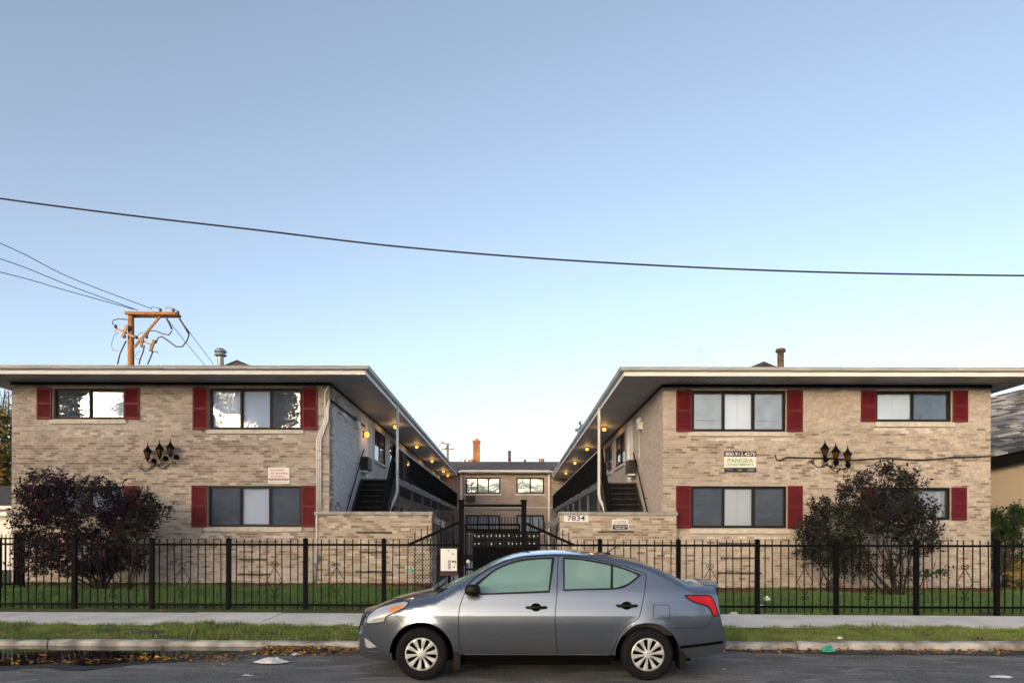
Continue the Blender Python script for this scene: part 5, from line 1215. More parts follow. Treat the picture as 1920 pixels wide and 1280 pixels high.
# ------------------------------------------------------------------ litter
def crumpled(name, lab, c, pts, h, m, seed, cat='litter'):
    rng = random.Random(seed); mb = MB(); k = len(pts); n = 5; vs_ = []
    for j in range(n+1):
        f = 1-j/n*0.85
        for (a, b) in pts: vs_.append((c[0]+a*f+rng.gauss(0,.012), c[1]+b*f+rng.gauss(0,.012), c[2]+h*math.sin(j/n*1.57)*rng.uniform(0.6,1.1)))
    mb.add(vs_, [(j*k+i, j*k+(i+1) % k, (j+1)*k+(i+1) % k, (j+1)*k+i) for j in range(n) for i in range(k)]+[tuple(n*k+i for i in range(k))])
    return tag(build(mb, name, m, fix=True), lab, cat)
def ell(rx, ry, n=12): return [(rx*math.cos(2*math.pi*i/n), ry*math.sin(2*math.pi*i/n)) for i in range(n)]
bagm = mat('plastic_bag', (0.72,0.73,0.76), (0.45,0.46,0.50), 0.35, scale=9, bump=0.4)
grnm = mat('green_plastic', (0.03,0.30,0.20), (0.05,0.38,0.30), 0.3, scale=9)
crumpled('plastic_bag', 'white plastic bag lying at the edge of the puddle', (X(510,8.85), 8.85, 0.016), ell(0.22,0.13,14), 0.06, bagm, 1)
crumpled('paper_scrap', 'small white paper scrap on the left roadway', (X(463,8.0), 8.0, 0.014), ell(0.055,0.03,8), 0.02, bagm, 2)
crumpled('paper_wrapper', 'white wrapper among leaves near the car nose', (X(555,9.35), 9.35, 0.02), ell(0.075,0.05,8), 0.03, bagm, 3)
crumpled('green_bottle', 'crushed green plastic bottle in the right gutter', (X(1553,9.72), 9.72, 0.02), ell(0.11,0.06,12), 0.085, grnm, 4)
crumpled('paper_cup', 'white paper cup lying on the right lawn', (X(1438,15.2), 15.2, 0.22), ell(0.085,0.06,10), 0.10, M['sign_white'], 5)
crumpled('paper_scrap', 'white paper scrap at the lower right edge of the road', (X(1878,8.0), 8.0, 0.012), ell(0.14,0.05,9), 0.02, bagm, 6)
crumpled('paper_scrap', 'white paper scrap in the lawn by the fence post right of the car', (X(1428,13.7), 13.7, 0.25), ell(0.06,0.03,8), 0.03, M['sign_white'], 7)
crumpled('paper_scrap', 'tiny white paper scrap on the parkway grass behind the car', (X(1572,10.3), 10.25, 0.12), ell(0.04,0.03,8), 0.03, M['sign_white'], 8)
crumpled('stone_chunk', 'pale broken concrete chunk by the pavement behind the car', (X(1375,12.75), 12.72, 0.19), ell(0.12,0.05,9), 0.06, M['limestone'], 9, 'stone')
crumpled('blue_wrapper', 'teal wrapper caught on the fence by the gate', (X(771,YF), YF-0.03, 0.96), ell(0.035,0.02,8), 0.10, grnm, 10)

# ------------------------------------------------------------------ a wisp of smoke over the right roof
sm = MB(); c = PT(1312, 664, 26)
sm.lathe(c+Vector((0,0,-0.45)), [(0.02,0), (0.16,0.12), (0.24,0.35), (0.27,0.60), (0.2,0.8), (0.02,0.92)], 14)
sv = bpy.data.materials.new('smoke'); sv.use_nodes = True; N = sv.node_tree.nodes; L = sv.node_tree.links; N.remove(N['Principled BSDF'])
pv = N.new('ShaderNodeVolumePrincipled'); pv.inputs['Color'].default_value = (0.55,0.55,0.58,1)
tc = N.new('ShaderNodeTexCoord'); nz = N.new('ShaderNodeTexNoise'); nz.inputs['Scale'].default_value = 4.5; nz.inputs['Detail'].default_value = 4; L.new(tc.outputs['Object'], nz.inputs['Vector'])
gr = N.new('ShaderNodeTexGradient'); gr.gradient_type = 'SPHERICAL'; mp = N.new('ShaderNodeMapping'); mp.vector_type = 'TEXTURE'; mp.inputs['Location'].default_value = c; mp.inputs['Scale'].default_value = (0.28,0.28,0.48)
L.new(tc.outputs['Object'], mp.inputs['Vector']); L.new(mp.outputs['Vector'], gr.inputs['Vector'])
mr = N.new('ShaderNodeMapRange'); mr.inputs['From Min'].default_value = 0.42; mr.inputs['From Max'].default_value = 0.7; mr.inputs['To Max'].default_value = 3.0; L.new(nz.outputs['Fac'], mr.inputs['Value'])
mm = N.new('ShaderNodeMath'); mm.operation = 'MULTIPLY'; L.new(mr.outputs['Result'], mm.inputs[0]); L.new(gr.outputs['Fac'], mm.inputs[1]); L.new(mm.outputs[0], pv.inputs['Density'])
L.new(pv.outputs[0], N['Material Output'].inputs['Volume'])
o = build(sm, 'smoke', sv, kind='stuff', smooth=True); o['label'] = 'faint wisp of grey smoke above the right roof'; o['category'] = 'smoke'
# ------------------------------------------------------------------ the parked saloon
YC, CX = 8.63, 0.36                           # centre line of the car, middle of its length
car = thing('parked_car', 'grey four door saloon car parked at the kerb', 'car', (CX, YC, 0))
PINV[car.name] = Matrix.Translation((-CX, 0, 0))
def paint():
    m = bpy.data.materials.new('car_paint'); m.use_nodes = True; N, L, b = nodes(m)
    b.inputs['Base Color'].default_value = (0.155,0.165,0.185,1); b.inputs['Metallic'].default_value = 0.85; b.inputs['Roughness'].default_value = 0.36
    b.inputs['Coat Weight'].default_value = 1.0; b.inputs['Coat Roughness'].default_value = 0.025
    # base colour slightly darker and browner towards the sills, in soft patches
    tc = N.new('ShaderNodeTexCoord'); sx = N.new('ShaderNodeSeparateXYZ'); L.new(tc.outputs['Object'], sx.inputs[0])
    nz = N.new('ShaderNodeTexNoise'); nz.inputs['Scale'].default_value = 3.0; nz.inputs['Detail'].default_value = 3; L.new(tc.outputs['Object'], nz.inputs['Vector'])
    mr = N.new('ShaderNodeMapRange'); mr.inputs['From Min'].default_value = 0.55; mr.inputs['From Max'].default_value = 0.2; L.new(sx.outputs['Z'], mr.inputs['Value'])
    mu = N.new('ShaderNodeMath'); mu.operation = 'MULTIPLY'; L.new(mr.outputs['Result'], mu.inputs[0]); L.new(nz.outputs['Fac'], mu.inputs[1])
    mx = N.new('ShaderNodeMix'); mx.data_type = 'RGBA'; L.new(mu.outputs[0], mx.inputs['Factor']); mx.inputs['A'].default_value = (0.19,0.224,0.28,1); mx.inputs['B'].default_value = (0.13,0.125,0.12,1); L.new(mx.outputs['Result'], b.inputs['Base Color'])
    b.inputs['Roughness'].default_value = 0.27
    return m
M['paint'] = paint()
def dewy_glass(name, col, fac, rough):
    m = bpy.data.materials.new(name); m.use_nodes = True; N, L, b = nodes(m); out = N['Material Output']
    b.inputs['Base Color'].default_value = (*col, 1); b.inputs['Roughness'].default_value = rough; b.inputs['Specular IOR Level'].default_value = 0.9
    tc = N.new('ShaderNodeTexCoord'); nz = N.new('ShaderNodeTexNoise'); nz.inputs['Scale'].default_value = 90; L.new(tc.outputs['Object'], nz.inputs['Vector'])
    bp = N.new('ShaderNodeBump'); bp.inputs['Strength'].default_value = 0.05; bp.inputs['Distance'].default_value = 0.002; L.new(nz.outputs['Fac'], bp.inputs['Height']); L.new(bp.outputs['Normal'], b.inputs['Normal'])
    tr = N.new('ShaderNodeBsdfTransparent'); tr.inputs['Color'].default_value = (0.72,0.86,0.84,1)
    mx = N.new('ShaderNodeMixShader'); mx.inputs['Fac'].default_value = fac; L.new(tr.outputs[0], mx.inputs[1]); L.new(b.outputs[0], mx.inputs[2]); L.new(mx.outputs[0], out.inputs['Surface']); return m
M['car_glass'] = dewy_glass('car_glass', (0.33,0.59,0.59), 0.46, 0.10)
M['car_screen'] = dewy_glass('car_screen', (0.30,0.50,0.47), 0.7, 0.16)
M['tyre'] = mat('tyre', (0.009,0.009,0.010), (0.006,0.006,0.007), 0.85, scale=20, bump=0.2, spec=0.2)
M['hubcap'] = mat('hubcap', (0.66,0.67,0.68), (0.58,0.59,0.60), 0.32, 0.45, scale=6)
M['chrome'] = mat('chrome', (0.75,0.75,0.76), None, 0.12, 1.0)
M['lamp_clear'] = mat('lamp_clear', (0.62,0.65,0.68), (0.50,0.53,0.57), 0.12, 0.35, scale=5, coat=1.0)
M['lamp_amber'] = mat('lamp_amber', (0.75,0.26,0.05), (0.62,0.20,0.04), 0.2, scale=14, coat=1.0)
M['lamp_red'] = mat('lamp_red', (0.62,0.004,0.016), (0.46,0.003,0.010), 0.3, scale=9, spec=0.35)
M['seat'] = mat('seat', (0.05,0.055,0.058), None, 0.9)
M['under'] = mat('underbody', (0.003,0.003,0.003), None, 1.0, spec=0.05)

def pchip(pts):
    xs_ = [p[0] for p in pts]; ys = [p[1] for p in pts]; n = len(pts); h = [xs_[i+1]-xs_[i] for i in range(n-1)]; d = [(ys[i+1]-ys[i])/h[i] for i in range(n-1)]; m = [d[0]]
    for i in range(1, n-1): m.append(0 if d[i-1]*d[i] <= 0 else (h[i-1]+h[i])/((h[i-1]+h[i])*0.5/d[i-1]+(h[i-1]+h[i])*0.5/d[i]))
    m.append(d[-1])
    def f(x):
        if x <= xs_[0]: return ys[0]
        if x >= xs_[-1]: return ys[-1]
        i = 0
        while x > xs_[i+1]: i += 1
        t = (x-xs_[i])/h[i]; return (2*t**3-3*t*t+1)*ys[i]+(t**3-2*t*t+t)*h[i]*m[i]+(-2*t**3+3*t*t)*ys[i+1]+(t**3-t*t)*h[i]*m[i+1]
    return f
zc = pchip([(-1.80,.60), (-1.75,.735), (-1.64,.805), (-1.49,.868), (-1.24,.935), (-.98,.990), (-.86,1.018), (-.80,1.045), (-.5,1.19), (-.145,1.374), (0,1.425), (.187,1.460), (.577,1.483), (.914,1.465), (1.226,1.427), (1.5,1.368), (1.577,1.340), (1.9,1.205), (2.14,1.105), (2.25,1.095), (2.40,1.085)])
drop = pchip([(-1.8,.03), (-1.3,.045), (-.9,.045), (-.7,.035), (0,.035), (.577,.04), (1.4,.04), (1.9,.035), (2.4,.03)])
zr = lambda x: zc(x)-drop(x)
basew = pchip([(.10,.75), (.20,.775), (.3,.805), (.5,.838), (.66,.851), (.73,.848), (.80,.836), (.90,.812), (1.0,.785), (1.06,.762), (1.15,.722), (1.3,.655), (1.42,.600), (1.5,.57)])
WF, WRr = (-1.031, 0.305), (1.551, 0.305)      # wheel centres (x, z)
AR = 0.362
def plan(x):
    p = 1.0
    if x < -0.75: p -= 0.44*((-0.75-x)/1.08)**2.6
    if x > 1.45: p -= 0.30*((x-1.45)/1.08)**2.4
    return max(p, 0.3)
def Wd(x, z):
    w = basew(z)*plan(x); top = zr(x); sh = min(1, max(0, (top-1.02)/0.25))
    h = 0.10*(1-sh)+0.05*sh; a = 0.10*(1-sh)+0.022*sh
    t = min(1.2, max(0, (z-(top-h))/h)); w -= a*t*t
    for (cx_, cz_) in (WF, WRr):
        r = math.hypot(x-cx_, z-cz_)
        if r < AR+0.10 and z > 0.2: w += 0.012*max(0, 1-max(0, r-AR)/0.10)**2
    # crease below the shoulder on doors and quarter
    return w
def nrm_at(x, z):
    e = 0.004; dx = (Wd(x+e, z)-Wd(x-e, z))/(2*e); dz = (Wd(x, z+e)-Wd(x, z-e))/(2*e); v = Vector((-dx, -1.0, -dz)); v.normalize(); return v
def SP(px, py):
    """a point seen on the near flank -> (x, z) on the body"""
    d = 7.85
    for _ in range(12):
        x, z = X(px, d), Z(py, d); d = YC-Wd(min(2.5, max(-1.85, x)), min(1.5, max(0.15, z)))
    return (x, z)
def CL(x, y): return SP(x/5.817+660, y/5.817+1060)      # readings from two enlargements of the flank
def CR(x, y): return SP(x/5.817+1120, y/5.817+1060)
def CZ(x, y): return SP(x/2.595+660, y/2.595+1000)
def smoothline(pts, n=6):
    out = []
    for i in range(len(pts)-1):
        p0, p1, p2, p3 = [Vector(pts[k]) for k in (max(i-1,0), i, i+1, min(i+2, len(pts)-1))]
        for k in range(n):
            t = k/n; q = 0.5*((2*p1)+(p2-p0)*t+(2*p0-5*p1+4*p2-p3)*t*t+(3*p1-p0-3*p2+p3)*t**3); out.append((q.x, q.y))
    out.append(tuple(pts[-1])); return out
def inside(p, poly):
    x, y = p; c = False; j = len(poly)-1
    for i in range(len(poly)):
        xi_, yi_ = poly[i]; xj, yj = poly[j]
        if (yi_ > y) != (yj > y) and x < (xj-xi_)*(y-yi_)/(yj-yi_)+xi_: c = not c
        j = i
    return c
# outline of the flank
xf = pchip([(.20,-1.73), (.25,-1.80), (.45,-1.82), (.6,-1.80), (.70,-1.765), (.80,-1.70)])
xr = pchip([(.28,2.47), (.34,2.52), (.45,2.525), (.55,2.505), (.655,2.455), (.80,2.43), (1.1,2.40)])
def arch(c, z0):
    a0 = math.asin(max(-1, min(1, (z0-c[1])/AR))); n = 36
    return [(c[0]+AR*math.cos(math.pi-a0-(math.pi-2*a0)*i/n), c[1]+AR*math.sin(math.pi-a0-(math.pi-2*a0)*i/n)) for i in range(n+1)]
zs0 = 0.225
out = [(-1.73,.205), (-1.6,.195)] + arch(WF, .20) + [(-.6,zs0), (-.3,zs0), (0.2,zs0), (.7,zs0), (1.1,zs0)] + arch(WRr, .235) + [(2.05,.245), (2.25,.262), (2.40,.275)]
out += [(xr(z), z) for z in np.linspace(.28, zr(2.40), 22)]
xtop = list(np.linspace(2.39, -1.70, 150)); out += [(x, zr(x)) for x in xtop]
out += [(xf(z), z) for z in np.linspace(zr(-1.70)-0.01, .215, 18)]
# features
REG = {}
fw_o = smoothline([CZ(598,243), CZ(640,212), CZ(700,170), CZ(780,136), CZ(860,120), CZ(985,114)]) + [CZ(975,200), CZ(963,286)] + smoothline([CZ(963,286), CZ(800,292), CZ(628,298)]) + [CZ(608,270)]
fw_i = smoothline([CZ(612,250), CZ(650,216), CZ(706,174), CZ(784,142), CZ(862,127), CZ(973,121)]) + [CZ(965,200), CZ(955,277)] + smoothline([CZ(955,277), CZ(800,283), CZ(632,290)]) + [CZ(618,270)]
rw_o = smoothline([CZ(1028,114), CZ(1120,120), CZ(1262,146), CZ(1390,190), CZ(1408,200)]) + smoothline([CZ(1408,200), CZ(1350,247), CZ(1292,268), CZ(1150,273), CZ(1028,277)])
rw_i = smoothline([CZ(1035,122), CZ(1120,128), CZ(1259,153)]) + smoothline([CZ(1259,263), CZ(1150,266), CZ(1034,270)])
qw_i = smoothline([CZ(1270,157), CZ(1330,175), CZ(1394,201)]) + smoothline([CZ(1394,201), CZ(1345,240), CZ(1290,260), CZ(1270,262)])
s1 = smoothline([CZ(545,300), CZ(526,350), CZ(519,420), CZ(520,500), CZ(528,560), CZ(545,587)])       # front edge of the front door
s1t = smoothline([CZ(545,300), CZ(560,262), CZ(600,212), CZ(700,151), CZ(800,117), CZ(900,107), CZ(1003,105)])
s2 = smoothline([CZ(1003,105), CZ(998,280), CZ(989,400), CZ(994,500), CZ(1001,587)])
s3t = smoothline([CZ(1008,105), CZ(1150,116), CZ(1300,150), CZ(1415,188), CZ(1432,205)])
s3 = smoothline([CZ(1432,205), CZ(1425,270), CZ(1412,345), CZ(1393,410), CZ(1340,442), CZ(1300,490), CZ(1278,550), CZ(1250,587)])
sb_ = smoothline([CZ(545,587), CZ(780,587), CZ(1001,587)]); sb2 = smoothline([CZ(1001,587), CZ(1130,587), CZ(1250,587)])
door_f = s1t + s2[1:] + list(reversed(sb_))[1:] + list(reversed(s1))[1:]
door_r = [s2[0]] + s3t[1:] + s3[1:] + list(reversed(sb2))[1:] + list(reversed(s2))[1:-1]
hl = smoothline([CL(160,600), CL(185,540), CL(290,455), CL(430,402), CL(560,381), CL(622,398)]) + smoothline([CL(622,398), CL(580,452), CL(480,505), CL(385,550), CL(362,580), CL(355,612)]) + smoothline([CL(355,612), CL(260,628), CL(172,632), CL(160,600)])[1:-1]
ha = [CL(405,462), CL(470,440), CL(570,428), CL(548,462), CL(480,492), CL(408,514)]
tl = smoothline([CR(955,320), CR(1080,318), CR(1215,322), CR(1262,365), CR(1300,450), CR(1318,520), CR(1312,545)]) + smoothline([CR(1312,545), CR(1270,540), CR(1225,455), CR(1160,420), CR(1060,392), CR(985,350)])
fog = [CL(128,785), CL(165,800), CL(270,885), CL(180,900), CL(150,880)]
fuel = [CR(612,424), CR(785,424), CR(795,565), CR(780,576), CR(625,576), CR(612,560)]
bump_f = smoothline([CL(355,612), CL(470,530), CL(560,615), CL(575,612)])
bump_r = [CR(780,680), CR(1000,672), CR(1180,655), CR(1262,560)]
sillz = CZ(780,587)[1]
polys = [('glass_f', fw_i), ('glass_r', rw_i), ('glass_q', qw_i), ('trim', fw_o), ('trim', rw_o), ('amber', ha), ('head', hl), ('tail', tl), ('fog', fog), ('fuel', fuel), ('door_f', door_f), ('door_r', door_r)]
# constrained triangulation of the flank
verts, edges = [], []
def addloop(p, closed=True):
    o = len(verts); verts.extend([Vector(q) for q in p]); n = len(p)
    edges.extend([(o+i, o+(i+1) % n) for i in range(n if closed else n-1)])
addloop(out)
for nme, p in polys: addloop(p)
addloop([(-0.64, sillz), (0.0, sillz), (1.19, sillz)], False)
EA = np.array([verts[a][:] for a, b in edges]); EB = np.array([verts[b][:] for a, b in edges]); EL = np.maximum(((EB-EA)**2).sum(1), 1e-12)
def clear(p):
    q = np.array(p); t = np.clip(((q-EA)*(EB-EA)).sum(1)/EL, 0, 1); return (((EA+(EB-EA)*t[:, None]-q)**2).sum(1)).min() > 0.011**2
for zz in np.arange(0.22, 1.48, 0.03):
    for xx in np.arange(-1.83, 2.54, 0.04):
        p = (xx+random.uniform(-.002,.002), zz+random.uniform(-.002,.002))
        if inside(p, out) and clear(p): verts.append(Vector(p))
cv, ce, cf_, *_ = delaunay_2d_cdt(verts, edges, [], 0, 1e-5)
def region(p):
    for nme, poly in polys:
        if inside(p, poly): return nme
    x, z = p
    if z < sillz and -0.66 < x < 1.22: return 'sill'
    if x < -1.25 and z < 0.66 and math.hypot(x-WF[0], z-WF[1]) > 0.3: return 'bumper_f'
    if x > 1.62 and z < 0.56: return 'bumper_r'
    if x < -0.80: return 'fender'
    if x < CZ(545,300)[0]+0.02 and z < 1.1: return 'fender'
    return 'frame'
faces = {}
for f in cf_:
    c = sum((Vector(cv[i]) for i in f), Vector((0,0)))/len(f)
    if not inside((c.x, c.y), out): continue
    faces.setdefault(region((c.x, c.y)), []).append(f)
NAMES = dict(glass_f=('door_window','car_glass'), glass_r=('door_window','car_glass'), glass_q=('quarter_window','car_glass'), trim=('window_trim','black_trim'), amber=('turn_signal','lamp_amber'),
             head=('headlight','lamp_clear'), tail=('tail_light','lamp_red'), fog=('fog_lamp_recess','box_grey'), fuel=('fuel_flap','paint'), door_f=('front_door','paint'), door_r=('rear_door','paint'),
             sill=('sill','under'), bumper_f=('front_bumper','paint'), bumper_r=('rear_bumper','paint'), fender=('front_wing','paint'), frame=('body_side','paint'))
OFF = dict(glass_f=-0.010, glass_r=-0.010, glass_q=-0.010, trim=0.002, head=0.004, amber=0.005, tail=0.006, sill=-0.02)
def mirror(o):
    c = o.copy(); COL.objects.link(c); c.parent = o.parent; c.matrix_parent_inverse = o.matrix_parent_inverse.copy(); c.scale = (1, -1, 1); return c
CP = {}
order = ['frame','door_f','door_r','fender','bumper_f','bumper_r','sill','head','tail','trim','fuel','fog','glass_f','glass_r','glass_q','amber']
PAR = dict(glass_f='door_f', glass_r='door_r', amber='head')
for rg in order:
    if rg not in faces: continue
    used = {}; mb = MB(); nn = []
    for f in faces[rg]:
        for i in f:
            if i not in used:
                used[i] = len(used); x, z = cv[i]; w = Wd(x, z)+OFF.get(rg, 0); mb.v.append((x, -w, z)); nn.append(nrm_at(x, z))
        mb.f.append(tuple(used[i] for i in f))
    me = mb.mesh(NAMES[rg][0], True)
    bm = bmesh.new(); bm.from_mesh(me)
    for f in bm.faces:
        if f.normal.y > 0: f.normal_flip()
    bm.to_mesh(me); bm.free()
    me.normals_split_custom_set_from_vertices(nn)
    par = car if rg not in PAR else CP[PAR[rg]]
    o = link(NAMES[rg][0], me, M[NAMES[rg][1]], None)
    o.parent = par; o.matrix_parent_inverse = PINV[car.name] if par is car else Matrix()
    CP[rg] = o
    if par is car: CP[rg+'_m'] = mirror(o)
    else:
        c = o.copy(); COL.objects.link(c); c.parent = CP[PAR[rg]+'_m']; c.matrix_parent_inverse = Matrix()
# shut lines as fine dark gaps
def ribbon(name, pts, w, off, m, parent=car):
    mb = MB(); vs_ = []; n = len(pts)
    for i, (x, z) in enumerate(pts):
        a = Vector(pts[max(i-1,0)]); b = Vector(pts[min(i+1,n-1)]); t = (b-a).normalized() if (b-a).length > 1e-6 else Vector((1,0)); s = Vector((-t.y, t.x))*w/2
        for k in (-1, 1):
            xx, zz = x+s.x*k, z+s.y*k; vs_.append((xx, -(Wd(xx, zz)+off), zz))
    mb.add(vs_, [(2*i, 2*i+1, 2*i+3, 2*i+2) for i in range(n-1)])
    o = build(mb, name, m, parent); return o, mirror(o)
for p in (s1, s1t, s2, s3t, s3): ribbon('shut_line', p, 0.0085, 0.0012, M['black_trim'])
ribbon('shut_line', smoothline(fuel+[fuel[0]], 1), 0.006, 0.0012, M['black_trim'])
ribbon('shut_line', smoothline([CL(470,530), CL(560,615)], 4), 0.005, 0.0012, M['black_trim']); ribbon('shut_line', smoothline(bump_r, 4), 0.004, 0.0010, M['under'])
ribbon('shut_line', smoothline([CL(1165,210), CL(1205,265)], 3), 0.006, 0.0012, M['black_trim'])
ribbon('sill_strip', smoothline(sb_+sb2, 1), 0.010, 0.003, M['chrome'])
ribbon('lamp_seal', smoothline(hl+[hl[0]], 1), 0.011, 0.0050, M['black_trim']); ribbon('lamp_seal', smoothline(tl+[tl[0]], 1), 0.013, 0.0070, M['black_trim'])
ribbon('fog_trim', smoothline([CL(128,785), CL(140,850), CL(165,915), CL(210,932), CL(310,930)], 5), 0.014, 0.008, M['chrome'])
# upper surface: bonnet, screens, roof, boot
def top_pt(x, t):
    w = Wd(x, zr(x)); y = -w*t; z = zc(x)-drop(x)*abs(t)**2.4; return (x, y, z)
def panel(name, m, xa, xb, nx=30, ny=24, lift=0.0, tr=1.0, par=car):
    mb = MB(); vs_ = []
    for i in range(nx+1):
        for j in range(ny+1):
            t = (-1+2*j/ny)*tr; x = xa(t)+(xb(t)-xa(t))*i/nx; p = top_pt(x, t); vs_.append((p[0], p[1], p[2]+lift))
    mb.add(vs_, [(i*(ny+1)+j, (i+1)*(ny+1)+j, (i+1)*(ny+1)+j+1, i*(ny+1)+j+1) for i in range(nx) for j in range(ny)])
    o = build(mb, name, m, par, smooth=True)
    return o
x1 = lambda t: -0.90+0.15*t*t; x2 = lambda t: -0.16+0.10*t*t; x3 = lambda t: 1.52-0.04*t*t; x4 = lambda t: 2.12-0.05*t*t; x5 = lambda t: 2.40+0*t
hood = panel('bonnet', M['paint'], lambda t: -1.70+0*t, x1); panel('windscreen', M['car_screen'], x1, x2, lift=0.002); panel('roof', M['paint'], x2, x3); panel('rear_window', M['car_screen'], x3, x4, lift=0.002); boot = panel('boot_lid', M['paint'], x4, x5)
wp = MB(); wp.tube([(-0.86, -0.55, 1.045), (-0.84, -0.1, 1.06), (-0.86, 0.35, 1.055)], 0.012, 5).tube([(-0.88, -0.62, 1.02), (-0.86, -0.55, 1.045)], 0.02, 5); build(wp, 'wiper', M['black_trim'], car)
cw_ = MB(); vs_ = []
for i in range(3):
    for j in range(21):
        t = -0.98+1.96*j/20; x = -0.97+0.15*t*t+0.085*i/2; p = top_pt(x, t); vs_.append((p[0], p[1], p[2]+0.004))
cw_.add(vs_, [(i*21+j, (i+1)*21+j, (i+1)*21+j+1, i*21+j+1) for i in range(2) for j in range(20)]); build(cw_, 'cowl', M['black_trim'], car)
# nose and tail surfaces closing the two flanks
def cap(name, m, xe, zs_, bulge, sgn, parent=car):
    mb = MB(); vs_ = []; ny = 24
    for z in zs_:
        x = xe(z); xx = min(2.52, max(-1.82, x)); w = Wd(xx, min(z, zr(xx)))
        for j in range(ny+1):
            t = -1+2*j/ny; vs_.append((x+sgn*bulge*(1-abs(t)**2.2), -w*t, z))
    mb.add(vs_, [(i*(ny+1)+j, (i+1)*(ny+1)+j, (i+1)*(ny+1)+j+1, i*(ny+1)+j+1) for i in range(len(zs_)-1) for j in range(ny)]); return build(mb, name, m, parent, smooth=True)
zn = zr(-1.70)
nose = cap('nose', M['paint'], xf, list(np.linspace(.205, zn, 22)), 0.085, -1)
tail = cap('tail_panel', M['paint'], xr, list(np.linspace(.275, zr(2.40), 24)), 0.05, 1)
gl_ = MB(); vs_ = []
for z in (.50, .56, .62, .66):
    for j in range(13):
        t = -0.75+1.5*j/12; w = Wd(max(-1.82, xf(z)), z); vs_.append((xf(z)-0.085*(1-abs(t)**2.2)-0.006, -w*t, z))
gl_.add(vs_, [(i*13+j, (i+1)*13+j, (i+1)*13+j+1, i*13+j+1) for i in range(3) for j in range(12)]); build(gl_, 'grille', M['black_trim'], nose)
# nose lip between bonnet and bumper
lip = MB(); vs_ = []
for j in range(25):
    t = -1+2*j/24; w = Wd(-1.70, zn); a = top_pt(-1.70, t); vs_.append(a); vs_.append((xf(zn)-0.085*(1-abs(t)**2.2), -w*t, zn))
lip.add(vs_, [(2*j, 2*j+1, 2*j+3, 2*j+2) for j in range(24)]); build(lip, 'bonnet_lip', M['paint'], car, smooth=True)
lip = MB(); vs_ = []
for j in range(25):
    t = -1+2*j/24; a = top_pt(2.40, t); w = Wd(2.40, zr(2.40)); vs_.append(a); vs_.append((xr(zr(2.40))+0.05*(1-abs(t)**2.2), -w*t, zr(2.40)))
lip.add(vs_, [(2*j, 2*j+1, 2*j+3, 2*j+2) for j in range(24)]); build(lip, 'boot_lip', M['paint'], car, smooth=True)
# boot spoiler: a low lip moulded onto the lid
sp = MB(); vs_ = []; ny = 24
for j in range(ny+1):
    t = -1+2*j/ny; y = -t*0.50; e = (1-abs(t)**6); b = -drop(2.3)*abs(t*0.92)**2.4
    for (x, z) in ((2.16, zc(2.16)-0.012), (2.30, 1.096+0.012*e), (2.42, 1.090+0.034*e), (2.465, 1.078+0.030*e), (2.455, 1.050+0.014*e), (2.36, 1.050)): vs_.append((x+0.03*(1-t*t), y, z+b))
sp.add(vs_, [(j*6+k, (j+1)*6+k, (j+1)*6+(k+1) % 6, j*6+(k+1) % 6) for j in range(ny) for k in range(6)]+[tuple(range(6)), tuple(ny*6+5-k for k in range(6))]); build(sp, 'spoiler', M['paint'], car, smooth=True)
ribbon('bumper_strip', smoothline([CR(905,885), CR(1050,868), CR(1220,848), CR(1375,825)], 5), 0.034, 0.0016, M['under'])
# door handles, mirrors, aerial, mud flaps
for (px0, px1, py, dr) in ((849, 947, 357, 'door_f'), (1290, 1388, 348, 'door_r')):
    (xa_, za_), (xb_, zb_) = CZ(px0, py), CZ(px1, py); mb = MB(); n = 12; pts = []; rs = []
    for i in range(n+1):
        t = i/n; x = xa_+(xb_-xa_)*t; z = za_+(zb_-za_)*t; pts.append((x, -(Wd(x, z)+0.006+0.030*math.sin(t*math.pi)**0.5), z)); rs.append(0.019*(0.75+0.25*math.sin(t*math.pi)))
    mb.tube(pts, rs, 8)
    xm_, zm_ = xa_+(xb_-xa_)*0.48, za_; rc = []
    for k in range(16): q = 2*math.pi*k/16; xx, zz = xm_+0.062*math.cos(q), zm_+0.046*math.sin(q); rc.append((xx, -(Wd(xx, zz)+0.003), zz))
    o = link('door_handle', mb.mesh('door_handle', True), M['black_trim']); o.parent = CP[dr]; c = o.copy(); COL.objects.link(c); c.parent = CP[dr+'_m']
    r_ = MB(); r_.add(rc, [tuple(range(16))]); ro = link('handle_recess', r_.mesh('handle_recess'), M['under']); ro.parent = CP[dr]; c = ro.copy(); COL.objects.link(c); c.parent = CP[dr+'_m']
mi = MB(); (mx_, mz_) = CZ(590, 268); y0 = -(Wd(mx_, 1.03)+0.02)
secs = [(0.02, 0.035, 0.03), (-0.05, 0.075, 0.055), (-0.12, 0.088, 0.066), (-0.18, 0.08, 0.062), (-0.205, 0.05, 0.04)]; vs_ = []
for (dy, rx, rz) in secs:
    for k in range(16):
        q = 2*math.pi*k/16; c_, s_ = math.cos(q), math.sin(q); vs_.append((mx_+0.0+rx*math.copysign(abs(c_)**0.65, c_)+(0.02 if c_ < 0 else 0)*0, y0+dy, mz_+0.0+rz*math.copysign(abs(s_)**0.65, s_)))
mi.add(vs_, [(i*16+k, i*16+(k+1) % 16, (i+1)*16+(k+1) % 16, (i+1)*16+k) for i in range(len(secs)-1) for k in range(16)]+[tuple(range(16)), tuple(len(secs)*16-1-k for k in range(16))])
mo = build(mi, 'door_mirror', M['black_trim'], car, smooth=True); mirror(mo)
mf = MB().bar((mx_-0.03, y0+0.10, mz_-0.05), (mx_-0.02, y0-0.06, mz_-0.02), 0.06, 0.05); o = build(mf, 'mirror_foot', M['black_trim'], car); mirror(o)
